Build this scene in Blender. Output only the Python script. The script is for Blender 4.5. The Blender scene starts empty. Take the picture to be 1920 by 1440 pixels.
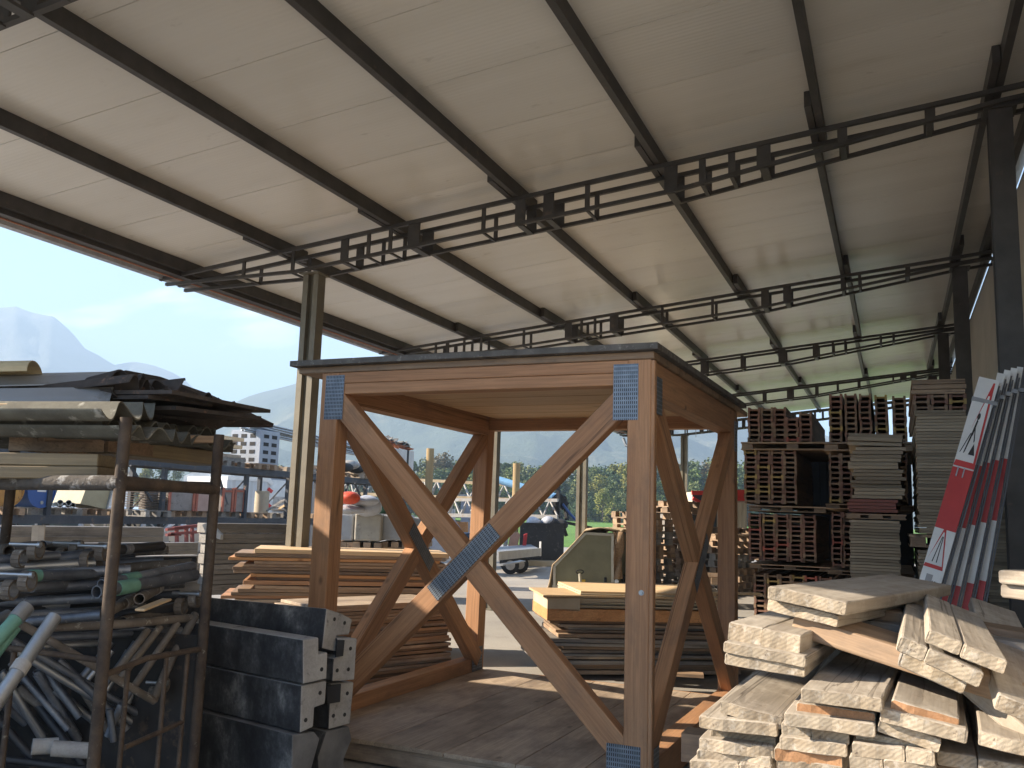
import bpy, math, random
from mathutils import Matrix, Vector
import numpy as np
rnd = random.Random(7)
scene = bpy.context.scene
col = scene.collection
V = Vector
R = math.radians
# ---------------------------------------------------------------- camera
FPX = 1671.4
CR = V((0.92011706, 0.39032691, 0.03208591)); CD = V((-0.02722594, 0.14547703, -0.98898695)); CF = V((-0.39069598, 0.90911019, 0.14448292))
CO = V((0, 0, 1.6))
cam = bpy.data.cameras.new('camera'); co = bpy.data.objects.new('camera', cam); col.objects.link(co)
cam.sensor_width = 36; cam.lens = 36 * FPX / 1920; cam.clip_start = 0.05; cam.clip_end = 30000
m = Matrix.Identity(4)
for i in range(3):
    m[i][0] = CR[i]; m[i][1] = -CD[i]; m[i][2] = -CF[i]; m[i][3] = CO[i]
co.matrix_world = m
scene.camera = co
def ray(x, y): return CR * ((x - 960) / FPX) + CD * ((y - 720) / FPX) + CF
def D(x, y, d): return CO + ray(x, y) * d                     # point at camera depth d
def PZ(x, y, z):
    r = ray(x, y); return CO + r * ((z - 1.6) / r.z)
def PX(x, y, X):
    r = ray(x, y); return CO + r * (X / r.x)
def PY(x, y, Y):
    r = ray(x, y); return CO + r * (Y / r.y)
# ---------------------------------------------------------------- mesh builder
class MB:
    def __init__(s): s.v = []; s.f = []; s.mi = []; s.m = 0; s.sm = []
    def add(s, vs, fs, smooth=False):
        b = len(s.v); s.v += [tuple(v) for v in vs]
        for f in fs: s.f.append([b + i for i in f]); s.mi.append(s.m); s.sm.append(smooth)
        return s
    def hexa(s, c):
        return s.add(c, [(0, 3, 2, 1), (4, 5, 6, 7), (0, 1, 5, 4), (1, 2, 6, 5), (2, 3, 7, 6), (3, 0, 4, 7)])
    def box(s, c, size, rz=0, M=None):
        x, y, z = size[0] / 2, size[1] / 2, size[2] / 2
        c = V(c); q = M if M else Matrix.Rotation(rz, 3, 'Z')
        return s.hexa([c + q @ V(p) for p in ((-x, -y, -z), (x, -y, -z), (x, y, -z), (-x, y, -z), (-x, -y, z), (x, -y, z), (x, y, z), (-x, y, z))])
    def b2(s, lo, hi): return s.box([(lo[i] + hi[i]) / 2 for i in range(3)], [hi[i] - lo[i] for i in range(3)])
    def bar(s, p0, p1, w, h, up=(0, 0, 1)):
        p0 = V(p0); p1 = V(p1); d = (p1 - p0); L = d.length; d.normalize(); u = V(up)
        if abs(d.dot(u)) > .98: u = V((1, 0, 0))
        sd = d.cross(u).normalized(); u = sd.cross(d).normalized()
        return s.box((p0 + p1) / 2, (L, w, h), M=Matrix((d, -sd, u)).transposed())
    def tube(s, p0, p1, r, n=10, r1=None, hollow=0, cap=True):
        p0 = V(p0); p1 = V(p1); d = (p1 - p0).normalized(); a = d.orthogonal().normalized(); b = d.cross(a); r1 = r if r1 is None else r1
        vs = []; 
        for p, q in ((p0, r), (p1, r1)):
            for k in range(n):
                t = 2 * math.pi * k / n; vs.append(p + (a * math.cos(t) + b * math.sin(t)) * q)
        s.add(vs, [(k, (k + 1) % n, n + (k + 1) % n, n + k) for k in range(n)], True)
        if hollow:
            vs = []
            for p, q in ((p0, r), (p1, r1)):
                for rr in (q, q * hollow):
                    for k in range(n):
                        t = 2 * math.pi * k / n; vs.append(p + (a * math.cos(t) + b * math.sin(t)) * rr)
            fs = []
            for k in range(n):
                j = (k + 1) % n
                fs += [(j, k, n + k, n + j), (2 * n + k, 2 * n + j, 3 * n + j, 3 * n + k), (n + j, n + k, 3 * n + k, 3 * n + j)]
            s.add(vs, fs, False)
        elif cap:
            s.add(vs, [tuple(range(n - 1, -1, -1)), tuple(range(n, 2 * n))])
        return s
    def path(s, pts, r, n=8):
        for a, b in zip(pts, pts[1:]): s.tube(a, b, r, n)
        for p in pts[1:-1]: s.ball(p, r * 1.02, n, 5)
        return s
    def ball(s, c, r, n=10, k=6, sc=(1, 1, 1)):
        c = V(c); vs = []
        for i in range(k + 1):
            ph = math.pi * i / k
            for j in range(n):
                t = 2 * math.pi * j / n
                vs.append(c + V((math.sin(ph) * math.cos(t) * sc[0], math.sin(ph) * math.sin(t) * sc[1], -math.cos(ph) * sc[2])) * r)
        return s.add(vs, [(i * n + j, i * n + (j + 1) % n, (i + 1) * n + (j + 1) % n, (i + 1) * n + j) for i in range(k) for j in range(n)], True)
    def prism(s, poly, vec):
        vec = V(vec); p = [V(q) for q in poly]; n = len(p)
        nrm = V((0, 0, 0))
        for i in range(n): nrm += p[i].cross(p[(i + 1) % n])
        if nrm.dot(vec) < 0: p.reverse()
        return s.add(p + [q + vec for q in p], [tuple(range(n - 1, -1, -1)), tuple(range(n, 2 * n))] + [(i, (i + 1) % n, n + (i + 1) % n, n + i) for i in range(n)])
    def grid(s, fn, nu, nv, smooth=True):
        vs = [fn(i / nu, j / nv) for j in range(nv + 1) for i in range(nu + 1)]
        return s.add(vs, [(j * (nu + 1) + i, j * (nu + 1) + i + 1, (j + 1) * (nu + 1) + i + 1, (j + 1) * (nu + 1) + i) for j in range(nv) for i in range(nu)], smooth)
    def mesh(s, name, mats):
        me = bpy.data.meshes.new(name); me.from_pydata(s.v, [], s.f)
        for q in (mats if isinstance(mats, (list, tuple)) else [mats]): me.materials.append(q)
        me.polygons.foreach_set('material_index', s.mi); me.polygons.foreach_set('use_smooth', s.sm); me.update()
        return me
WM = {}
def link(o, M, parent=None):
    col.objects.link(o)
    if parent is not None:
        o.parent = parent; o.matrix_basis = WM[parent].inverted() @ M
    else: o.matrix_basis = M
    WM[o] = M.copy(); return o
def bev(o, w, seg=1):
    b = o.modifiers.new('bevel', 'BEVEL'); b.width = w; b.segments = seg; b.limit_method = 'ANGLE'; b.angle_limit = R(40)
def thing(name, label, cat, loc=(0, 0, 0), rz=0, group=None):
    o = bpy.data.objects.new(name, None); o.empty_display_size = .1
    link(o, Matrix.Translation(loc) @ Matrix.Rotation(rz, 4, 'Z')); return tag(o, label, cat, group)
def tag(o, label, cat, group=None):
    o['label'] = label; o['category'] = cat; o['kind'] = 'thing'
    if group: o['group'] = group
    return o
def put(name, mb, mats, parent=None, M=None, bevel=0, seg=1, local=False):
    """mb holds world coordinates (or, with M, coordinates in frame M; local=True: in the parent's frame)"""
    if local: M = WM[parent]
    if M is None:
        M = Matrix.Identity(4)
        if parent is not None: M = Matrix.Translation(WM[parent].translation)
        else:
            a = np.array(mb.v); M = Matrix.Translation(V(((a[:, 0].min() + a[:, 0].max()) / 2, (a[:, 1].min() + a[:, 1].max()) / 2, a[:, 2].min())))
        iv = M.inverted(); mb.v = [tuple(iv @ V(p)) for p in mb.v]
    me = mb.mesh(name, mats); o = bpy.data.objects.new(name, me); link(o, M, parent)
    if bevel: bev(o, bevel, seg)
    return o
def struct(name, mb, mats):
    o = put(name, mb, mats, None, Matrix.Identity(4)); o['kind'] = 'structure'; return o
def inst(name, me, M, parent=None, bevel=0):
    o = bpy.data.objects.new(name, me); link(o, M, parent)
    if bevel: bev(o, bevel)
    return o
def copy_tree(src, M, parent=None):
    c = src.copy(); col.objects.link(c)
    old = WM[src]
    if parent is not None: c.parent = parent; c.matrix_basis = WM[parent].inverted() @ M
    else: c.matrix_basis = M
    WM[c] = M.copy()
    for ch in list(src.children): copy_tree(ch, M @ old.inverted() @ WM[ch], c)
    return c
def frame(p, x, up=(0, 0, 1)):
    x = V(x).normalized(); u = V(up)
    if abs(x.dot(u)) > .99: u = V((0, 1, 0))
    y = u.cross(x).normalized(); z = x.cross(y)
    M = Matrix((x, y, z)).transposed().to_4x4(); M.translation = V(p); return M
def TR(x, y, z, rz=0, rx=0, ry=0):
    return Matrix.Translation((x, y, z)) @ Matrix.Rotation(rz, 4, 'Z') @ Matrix.Rotation(ry, 4, 'Y') @ Matrix.Rotation(rx, 4, 'X')
def timber(name, p0, p1, w, h, mat, parent, up=(0, 0, 1), bevel=.004):
    """square timber along p0->p1; its own x axis runs along the grain"""
    p0 = V(p0); p1 = V(p1); L = (p1 - p0).length
    b = MB().box((L / 2, 0, 0), (L, w, h))
    return put(name, b, mat, parent, frame(p0, p1 - p0, up), bevel)
# ---------------------------------------------------------------- materials
def nt(name):
    mt = bpy.data.materials.new(name); mt.use_nodes = True; t = mt.node_tree; t.nodes.clear()
    out = t.nodes.new('ShaderNodeOutputMaterial'); p = t.nodes.new('ShaderNodeBsdfPrincipled'); t.links.new(p.outputs[0], out.inputs[0])
    return mt, t, p
def N(t, kind, **kw):
    n = t.nodes.new('ShaderNode' + kind)
    for k, v in kw.items():
        if k.startswith('i_'): n.inputs[k[2:].replace('_', ' ')].default_value = v
        elif k[0] == 'n' and k[1:].isdigit(): n.inputs[int(k[1:])].default_value = v
        else: setattr(n, k, v)
    return n
def L(t, a, b): t.links.new(a, b)
def math_(t, op, a, b=None, clamp=False):
    n = N(t, 'Math', operation=op, use_clamp=clamp)
    for i, q in enumerate((a, b)):
        if q is None: continue
        if isinstance(q, (int, float)): n.inputs[i].default_value = q
        else: L(t, q, n.inputs[i])
    return n.outputs[0]
def mix(t, fac, a, b, mode='MIX'):
    n = N(t, 'Mix', data_type='RGBA', blend_type=mode)
    for i, q in ((0, fac), (6, a), (7, b)):
        if isinstance(q, (int, float)): n.inputs[i].default_value = q
        elif isinstance(q, tuple): n.inputs[i].default_value = q + (1,) if len(q) == 3 else q
        else: L(t, q, n.inputs[i])
    return n.outputs[2]
def coords(t, scale=(1, 1, 1), shift=True, space='Object'):
    tc = N(t, 'TexCoord'); mp = N(t, 'Mapping'); mp.inputs['Scale'].default_value = scale
    v = tc.outputs[space]
    if shift:
        oi = N(t, 'ObjectInfo'); a = N(t, 'VectorMath', operation='SCALE'); a.inputs[0].default_value = (31, 17, 23); L(t, oi.outputs['Random'], a.inputs['Scale'])
        ad = N(t, 'VectorMath', operation='ADD'); L(t, v, ad.inputs[0]); L(t, a.outputs[0], ad.inputs[1]); v = ad.outputs[0]
    L(t, v, mp.inputs['Vector']); return mp.outputs[0]
def ramp(t, fac, stops):
    r = N(t, 'ValToRGB'); e = r.color_ramp.elements
    while len(e) < len(stops): e.new(.5)
    for q, (p, c) in zip(e, stops): q.position = p; q.color = (c + (1,)) if isinstance(c, tuple) else (c, c, c, 1)
    L(t, fac, r.inputs[0]); return r.outputs[0]
def noise(t, vec, scale, detail=5, rough=.6, dist=0):
    n = N(t, 'TexNoise'); n.inputs['Scale'].default_value = scale; n.inputs['Detail'].default_value = detail; n.inputs['Roughness'].default_value = rough; n.inputs['Distortion'].default_value = dist
    L(t, vec, n.inputs['Vector']); return n.outputs['Fac']
def bump(t, p, h, strength=.3, dist=.01):
    b = N(t, 'Bump'); b.inputs['Strength'].default_value = strength; b.inputs['Distance'].default_value = dist; L(t, h, b.inputs['Height']); L(t, b.outputs[0], p.inputs['Normal'])
def randval(t, c, amt):
    if amt <= 0: return c
    oi = N(t, 'ObjectInfo'); mr = N(t, 'MapRange'); mr.inputs['To Min'].default_value = 1 - amt; mr.inputs['To Max'].default_value = 1 + amt
    L(t, oi.outputs['Random'], mr.inputs['Value']); h = N(t, 'HueSaturation'); L(t, mr.outputs[0], h.inputs['Value']); L(t, c, h.inputs['Color']); return h.outputs[0]
def surf(name, c1, c2=None, scale=6, rough=.7, metal=0, stretch=(1, 1, 1), b=.2, bd=.004, rand=.12, spots=None, spot_scale=12, spot_at=.62, detail=6, fine=0):
    """two-tone noisy surface with optional stain colour"""
    mt, t, p = nt(name); c2 = c2 or tuple(x * .75 for x in c1)
    v = coords(t, stretch); f = noise(t, v, scale, detail)
    c = ramp(t, f, [(.32, c2), (.68, c1)])
    if fine:
        f2 = noise(t, v, scale * 14, 3, .7); c = mix(t, fine, c, ramp(t, f2, [(.3, .45), (.7, 1.0)]), 'MULTIPLY')
    if spots:
        s = noise(t, coords(t), spot_scale, 5, .65); c = mix(t, ramp(t, s, [(spot_at - .04, 0.0), (spot_at + .06, 1.0)]), c, spots)
    L(t, randval(t, c, rand), p.inputs['Base Color']); p.inputs['Roughness'].default_value = rough; p.inputs['Metallic'].default_value = metal
    if b: bump(t, p, noise(t, v, scale * 4, 6, .65), b, bd)
    return mt
def wood(name, c1, c2, rough=.65, rand=.18, dirt=None, dirt_at=.58, grain=26, knots=True, b=.25):
    mt, t, p = nt(name)
    v = coords(t, (.07, 1, 1)); f = noise(t, v, 9, 5, .55, 1.2); c = ramp(t, f, [(.28, c2), (.72, c1)])
    g = noise(t, coords(t, (.03, 1, 1)), grain * 3, 4, .6, .6); c = mix(t, .55, c, ramp(t, g, [(.35, .55), (.6, 1.0)]), 'MULTIPLY')
    if knots:
        vo = N(t, 'TexVoronoi'); vo.inputs['Scale'].default_value = 4.2; L(t, coords(t, (.55, 1, 1)), vo.inputs['Vector'])
        c = mix(t, ramp(t, vo.outputs['Distance'], [(.035, .85), (.10, 0.0)]), c, tuple(x * .33 for x in c2))
        cr_ = noise(t, coords(t, (.012, 1, 1)), 16, 3, .5, .4); c = mix(t, ramp(t, cr_, [(.635, 0.0), (.65, .75), (.665, 0.0)]), c, tuple(x * .22 for x in c2))
    if dirt:
        d = noise(t, coords(t, (.5, 1, 1)), 3.2, 6, .7); c = mix(t, ramp(t, d, [(dirt_at - .1, 0.0), (dirt_at + .12, .85)]), c, dirt)
    L(t, randval(t, c, rand), p.inputs['Base Color']); p.inputs['Roughness'].default_value = rough
    bump(t, p, g, b, .002)
    return mt
def flat(name, c, rough=.5, metal=0, **kw): return surf(name, c, tuple(x * .88 for x in c), 5, rough, metal, b=kw.pop('b', .05), rand=kw.pop('rand', .05), **kw)
MT = {}
MT['timber'] = wood('larch_timber', (.52, .285, .145), (.37, .185, .088), rand=.1, dirt=(.20, .125, .08), dirt_at=.63)
MT['timber_grey'] = wood('weathered_timber', (.42, .36, .29), (.26, .22, .18), dirt=(.12, .1, .09))
MT['deck'] = wood('dusty_deck', (.50, .40, .295), (.37, .29, .21), dirt=(.17, .13, .10), dirt_at=.53, rand=.12)
MT['deck_edge'] = surf('grey_deck_edge', (.16, .152, .14), (.085, .08, .074), 9, .85, spots=(.26, .25, .23), spot_scale=20)
MT['soffit'] = wood('pale_boards', (.62, .44, .27), (.5, .34, .19), rand=.1)
MT['pale'] = wood('pale_spruce', (.70, .52, .31), (.58, .40, .22), rand=.15)
MT['fresh'] = wood('fresh_orange_board', (.62, .33, .14), (.48, .22, .08), rand=.15)
MT['old'] = wood('old_board', (.40, .28, .18), (.25, .165, .10), dirt=(.12, .09, .07), rand=.25)
MT['oldgrey'] = wood('grey_old_board', (.33, .31, .28), (.20, .185, .165), dirt=(.10, .095, .09), rand=.25)
MT['ply'] = surf('panel_edge', (.41, .34, .245), (.27, .22, .155), 3, .8, stretch=(.1, .1, 1), rand=.28, fine=.3)
MT['steel'] = surf('dark_steel', (.085, .078, .072), (.05, .046, .043), 4, .5, .3, rand=.08, spots=(.13, .10, .08), spot_scale=5, spot_at=.66)
MT['col'] = surf('column_steel', (.20, .18, .135), (.14, .125, .095), 3, .55, .15, rand=.05, spots=(.10, .08, .06), spot_scale=8, spot_at=.68)
MT['galv'] = surf('galvanised', (.42, .44, .46), (.30, .32, .34), 8, .42, .75, rand=.12)
MT['rust'] = surf('rusty_steel', (.12, .085, .058), (.045, .032, .025), 10, .85, .1, b=.5, spots=(.25, .23, .18), spot_scale=26, spot_at=.66, fine=.5)
MT['tubeg'] = surf('scaffold_tube', (.22, .24, .27), (.09, .10, .12), 7, .5, .55, rand=.25, spots=(.42, .41, .39), spot_scale=30, spot_at=.66)
MT['green'] = surf('green_paint', (.16, .34, .26), (.10, .22, .17), 9, .6, rand=.1)
MT['conc'] = surf('concrete_pale', (.42, .41, .39), (.28, .27, .26), 6, .9, b=.4, rand=.08, spots=(.13, .12, .115), spot_scale=9, spot_at=.64, fine=.35)
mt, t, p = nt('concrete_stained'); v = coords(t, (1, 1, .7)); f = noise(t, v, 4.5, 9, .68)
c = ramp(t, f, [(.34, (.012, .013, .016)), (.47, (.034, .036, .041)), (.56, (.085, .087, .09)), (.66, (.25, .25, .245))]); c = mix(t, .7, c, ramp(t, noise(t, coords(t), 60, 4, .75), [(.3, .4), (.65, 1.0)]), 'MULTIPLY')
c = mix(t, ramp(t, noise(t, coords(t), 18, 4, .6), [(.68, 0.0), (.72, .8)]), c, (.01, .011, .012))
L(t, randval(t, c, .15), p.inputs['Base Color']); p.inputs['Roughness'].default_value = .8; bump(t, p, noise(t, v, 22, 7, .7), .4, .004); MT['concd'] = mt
MT['dark'] = flat('dark_hole', (.02, .02, .022), .8)
MT['black'] = flat('black_rubber', (.025, .025, .027), .75)
MT['white'] = surf('white_paint', (.75, .75, .73), (.6, .6, .58), 4, .5, rand=.04)
MT['red'] = surf('red_paint', (.52, .045, .04), (.40, .03, .03), 5, .5, rand=.08)
MT['yellow'] = flat('yellow_paint', (.62, .40, .05), .6)
MT['blue'] = flat('blue_paint', (.03, .09, .28), .45)
SKY_STRENGTH, SUN_STRENGTH, EXPOSURE, HAZE, ROOF_END = .06, 5.0, 2.42, 5.6e-4, 1.43
# ---------------------------------------------------------------- light, sky, ground, hills, haze
SUN_TO = V((-.92, -.39, .515)).normalized()          # towards the sun
el = math.asin(SUN_TO.z); az = math.atan2(SUN_TO.x, SUN_TO.y)
w = bpy.data.worlds.new('World'); scene.world = w; w.use_nodes = True; t = w.node_tree; t.nodes.clear()
sky = N(t, 'TexSky', sky_type='NISHITA', sun_disc=False, sun_elevation=el, sun_rotation=az, altitude=400, air_density=1.0, dust_density=.5, ozone_density=2.6)
tc = N(t, 'TexCoord'); mp = N(t, 'Mapping'); mp.inputs['Scale'].default_value = (1.6, 1.6, 4.5); L(t, tc.outputs['Generated'], mp.inputs[0])
cn = noise(t, mp.outputs[0], 2.6, 9, .58, .5); cl = ramp(t, cn, [(.56, 0.0), (.74, 1.0)])
tint = mix(t, 1.0, sky.outputs[0], (.80, .95, 1.1), 'MULTIPLY')
mx = mix(t, math_(t, 'MULTIPLY', cl, .85), tint, (13, 12.8, 12.4))
bg = N(t, 'Background'); bg.inputs['Strength'].default_value = SKY_STRENGTH; L(t, mx, bg.inputs[0])
wo = N(t, 'OutputWorld'); L(t, bg.outputs[0], wo.inputs[0])
sl = bpy.data.lights.new('sun', 'SUN'); so = bpy.data.objects.new('sun', sl); col.objects.link(so)
sl.energy = SUN_STRENGTH; sl.angle = R(.5); sl.color = (1, .85, .67); so.location = (-30, -10, 20)
so.rotation_euler = SUN_TO.to_track_quat('Z', 'Y').to_euler()
scene.view_settings.view_transform = 'Standard'; scene.view_settings.look = 'None'; scene.view_settings.gamma = 1; scene.view_settings.exposure = EXPOSURE
# ground
mt, t, p = nt('asphalt'); v = coords(t, shift=False)
a = ramp(t, noise(t, v, .35, 8, .62), [(.3, (.26, .245, .22)), (.72, (.42, .395, .35))]); g = noise(t, v, 55, 4, .8)
c = mix(t, .5, a, ramp(t, g, [(.3, .5), (.7, 1.0)]), 'MULTIPLY'); c = mix(t, ramp(t, noise(t, v, 1.3, 7, .7), [(.58, 0.0), (.74, .6)]), c, (.16, .15, .14))
L(t, c, p.inputs['Base Color']); p.inputs['Roughness'].default_value = .85; bump(t, p, g, .35, .004); MT['asphalt'] = mt
struct('ground', MB().add([(-7000, -7000, 0), (7000, -7000, 0), (7000, 7000, 0), (-7000, 7000, 0)], [(0, 1, 2, 3)]), mt)
mt, t, p = nt('field_grass'); v = coords(t, shift=False)
c = ramp(t, noise(t, v, .5, 8, .7), [(.3, (.07, .17, .018)), (.7, (.15, .30, .035))]); c = mix(t, .5, c, ramp(t, noise(t, v, 7, 5, .8), [(.3, .4), (.7, 1.0)]), 'MULTIPLY')
L(t, c, p.inputs['Base Color']); p.inputs['Roughness'].default_value = .9; bump(t, p, noise(t, v, 9, 5, .8), 1, .1); MT['field'] = mt
fy = [44, 60, 90, 130, 170, 260]; fz = [.02, .06, .2, .5, .85, 1.0]
def ff(u, q):
    k = min(int(q * 5 + 1e-6), 4); r = q * 5 - k
    yv = fy[k] + (fy[k + 1] - fy[k]) * r; xl = -.40 * yv - 6 + max(0, yv - 120) * -.9
    return (xl + (190 - xl) * u, fy[k] + (fy[k + 1] - fy[k]) * r, fz[k] + (fz[k + 1] - fz[k]) * r)
struct('field', MB().grid(ff, 4, 10), MT['field'])
# grass blades at the near rim of the field
b = MB()
for i in range(2600):
    x = rnd.uniform(-9, 20); y = 44 + abs(rnd.gauss(0, 9)); z = .02 + max(0, (y - 44)) * .003; h = rnd.uniform(.12, .35); q = rnd.uniform(0, 6.3); d = V((math.cos(q), math.sin(q), 0)) * .05
    b.add([V((x, y, z)) - d, V((x, y, z)) + d, V((x + rnd.gauss(0, .08), y + rnd.gauss(0, .08), z + h))], [(0, 1, 2)])
o = put('grass', b, MT['field'], None, Matrix.Identity(4)); o['kind'] = 'stuff'
# hills: ridge lines given as (pixel x, pixel y) at a distance, real relief in front of them
def mrand(x, y):
    s = 0; a = 1; f = 1
    for k in range(6):
        s += a * math.sin(x * f + 1.7 * k + 2.1 * math.sin(y * f * .7 + k)) * math.cos(y * f * 1.1 - .9 * k + 1.3 * math.sin(x * f * .6)); a *= .55; f *= 1.9
    return s
def hills(name, ridge, dist, depth, mat_, rough, nx=260, ny=46):
    b = MB(); xs = [q[0] for q in ridge]; ys = [q[1] for q in ridge]
    def fn(u, q):
        x = xs[0] + (xs[-1] - xs[0]) * u; y = float(np.interp(x, xs, ys))
        top = D(x, y, dist); d = V((top.x, top.y, 0)).normalized()
        k = min(q / .8, 1.0); s = depth * (q - .8); base = V((top.x, top.y, 0)) + d * s
        prof = (k ** 1.25) if q <= .8 else 1 - ((q - .8) / .2) * .25
        z = max(top.z, 1) * prof; r = mrand(base.x * rough, base.y * rough)
        z += r * dist * .012 * (math.sin(min(k, 1) * math.pi) + .12)
        return (base.x, base.y, z if q > 0 else -5)
    b.grid(fn, nx, ny)
    return struct(name, b, mat_)
hm = surf('forested_hill', (.075, .10, .055), (.03, .05, .03), .022, .95, b=1, bd=6, rand=0, spots=(.16, .15, .08), spot_scale=.006, spot_at=.6, detail=12, fine=.7)
rk = surf('rocky_hill', (.20, .20, .20), (.08, .10, .07), .012, .95, b=1, bd=10, rand=0, detail=12, fine=.5)
hills('near_hill', [(150, 900), (300, 820), (380, 785), (435, 756), (460, 744), (500, 730), (540, 718), (580, 706), (640, 690), (700, 668), (740, 662), (800, 640), (900, 622), (1000, 622), (1100, 640), (1200, 668), (1290, 700), (1390, 752), (1480, 790), (1600, 830), (1800, 880), (2100, 940), (2500, 990)], 2000, 1500, hm, .0085)
hills('far_hill', [(-900, 720), (-600, 640), (-400, 610), (-150, 590), (-60, 560), (0, 578), (30, 574), (60, 586), (100, 592), (122, 610), (140, 628), (160, 652), (185, 664), (215, 684), (250, 678), (290, 686), (320, 698), (345, 712), (370, 735), (405, 758), (450, 790), (540, 850), (650, 930)], 2700, 1500, rk, .008, 300, 50)
# air
b = MB().b2((-4200, -700, -1), (3000, 3600, 720)); mt = bpy.data.materials.new('air'); mt.use_nodes = True; t = mt.node_tree; t.nodes.clear()
pv = N(t, 'VolumePrincipled'); pv.inputs['Color'].default_value = (.54, .75, 1, 1); pv.inputs['Density'].default_value = HAZE; pv.inputs['Anisotropy'].default_value = 0
om = N(t, 'OutputMaterial'); L(t, pv.outputs[0], om.inputs['Volume'])
o = put('haze', b, mt, None, Matrix.Identity(4)); o['kind'] = 'stuff'
# ---------------------------------------------------------------- open shed: columns, girders, purlins, roof panels, back wall
TS = math.tan(R(5.986))
def zt(X): return 5.8 + (X + 9.18) * TS                # top of the girders
KS = 3.08 / 4.2; GZ = 1.6 - 1.6 / KS      # laid out at a trial size, brought to true size about the lens at the end
shed = thing('open_shed', 'open sided steel shed with a pale panel roof on dark lattice girders', 'shed', (-4, 20, GZ))
TY = [4.35, 11.6, 18.95, 25.6, 32.8, 40.0]; GW = .45; XE = -11.55; XC = 1.32; XR = 1.92
Y0 = ROOF_END; Y1 = 41.2
def chord(b, y, dz0, prof, w=.065, h=.065, x0=XE, x1=XR):
    xs = sorted(set([x0, x1] + [q for q in (-8.6, -3.4, XC - .1) if x0 < q < x1]))
    for a, c in zip(xs, xs[1:]):
        b.bar((a, y, zt(a) - prof(a)), (c, y, zt(c) - prof(c)), w, h)
def low(x):  # depth of the bottom chord below the roof line
    return float(np.interp(x, [XE, -8.9, -2.6, XC, XR], [.15, .42, .42, .17, .17]))
for ti, ty in enumerate(TY):
    b = MB()
    for y in (ty, ty + GW): b.bar((XE - .25, y, zt(XE - .25) - .03), (XR, y, zt(XR) - .03), .06, .06)
    tr = put('girder', b, MT['steel'], shed)
    lb = MB()
    for y in (ty, ty + GW):
        xs = [XE - .1, -8.9, -2.6, XC, XR]
        for a, c in zip(xs, xs[1:]): lb.bar((a, y, zt(a) - low(a)), (c, y, zt(c) - low(c)), .06, .05)
    put('bottom_chord', lb, MT['steel'], tr)
    if ti == 1:
        src = [(455, .06), (548, .06), (645, .14), (690, .06), (731, .06), (775, .20), (906, .06), (975, .16), (1028, .16), (1101, .07), (1258, .18), (1317, .09), (1372, .09), (1432, .18), (1580, .12), (1745, .12)]
        bt = [(PY(x, 40 + (514 - .2188 * (x - 362)), ty).x, wd) for x, wd in src]
    else:
        rr = random.Random(40 + ti); bt = []; x = -10.2
        while x < .9:
            bt.append((x, rr.choice([.06, .06, .09, .16, .2]))); x += rr.choice([.32, .45, .7, .9, 1.1])
    for x, wd in bt:
        hgt = low(x)
        for y in (ty, ty + GW): put('batten', MB().box((x, y, zt(x) - hgt / 2 - .02), (wd, .028, hgt - .02)), MT['steel'], tr)
        put('tie', MB().box((x, ty + GW / 2, zt(x) - hgt - .02), (wd * .6, GW, .03)), MT['steel'], tr)
    # columns
    for cx in (-8.68, XC):
        if cx < 0 and ti == 0: continue
        if cx > 0 and ti == 0: continue
        cy = ty + GW / 2; top = zt(cx) - low(cx) - .03; cb = MB()
        if cx < 0:
            for s in (-1, 1): cb.b2((cx + s * .10 - .05, cy - .10, GZ), (cx + s * .10 + .05, cy + .10, top))
            cb.b2((cx - .06, cy - .015, GZ), (cx + .06, cy + .015, top))
        else:
            for s in (-1, 1): cb.b2((cx - .13, cy + s * .125 - .01, GZ), (cx + .13, cy + s * .125 + .01, top))
            cb.b2((cx - .01, cy - .12, GZ), (cx + .01, cy + .12, top))
        cb.box((cx, cy, top - .012), (.36, .36, .024)); cb.box((cx, cy, GZ + .016), (.4, .4, .024))
        put('column', cb, MT['col'] if cx < 0 else MT['steel'], shed)
PXS = [-11.31, -9.39, -7.26, -5.13, -3.0, -.86, 1.2, 1.74]
PH = .20
for k, px in enumerate(PXS):
    b = MB()
    for i in range(len(TY)):
        ya = Y0 if i == 0 else TY[i - 1] - .72; yb = TY[i] + .75 if i < len(TY) - 1 else Y1
        ov = .05 if i % 2 else -.045
        if i == 0: ya = Y0
        x = px + .06 + ov * (1 if k not in (0,) else 0)
        if k == 0: ya = Y0 if i == 0 else TY[i - 1] + .75
        yb = TY[i] + (.75 if k else .75) if i < len(TY) - 1 else Y1
        z = zt(x); b.bar((x, ya, z + PH / 2), (x, yb, z + PH / 2), .085, PH)
    put('purlin', b, MT['steel'], shed)
    if k == 0:
        put('eave_beam', MB().bar((px - .075, Y0, zt(px) + .08), (px - .075, Y1, zt(px) + .08), .18, .3), MT['steel'], shed); put('eave_trim', MB().bar((px - .17, Y0, zt(px) - .075), (px - .17, Y1, zt(px) - .078), .03, .022), flat('copper_trim', (.38, .16, .09), .6), shed)
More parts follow.
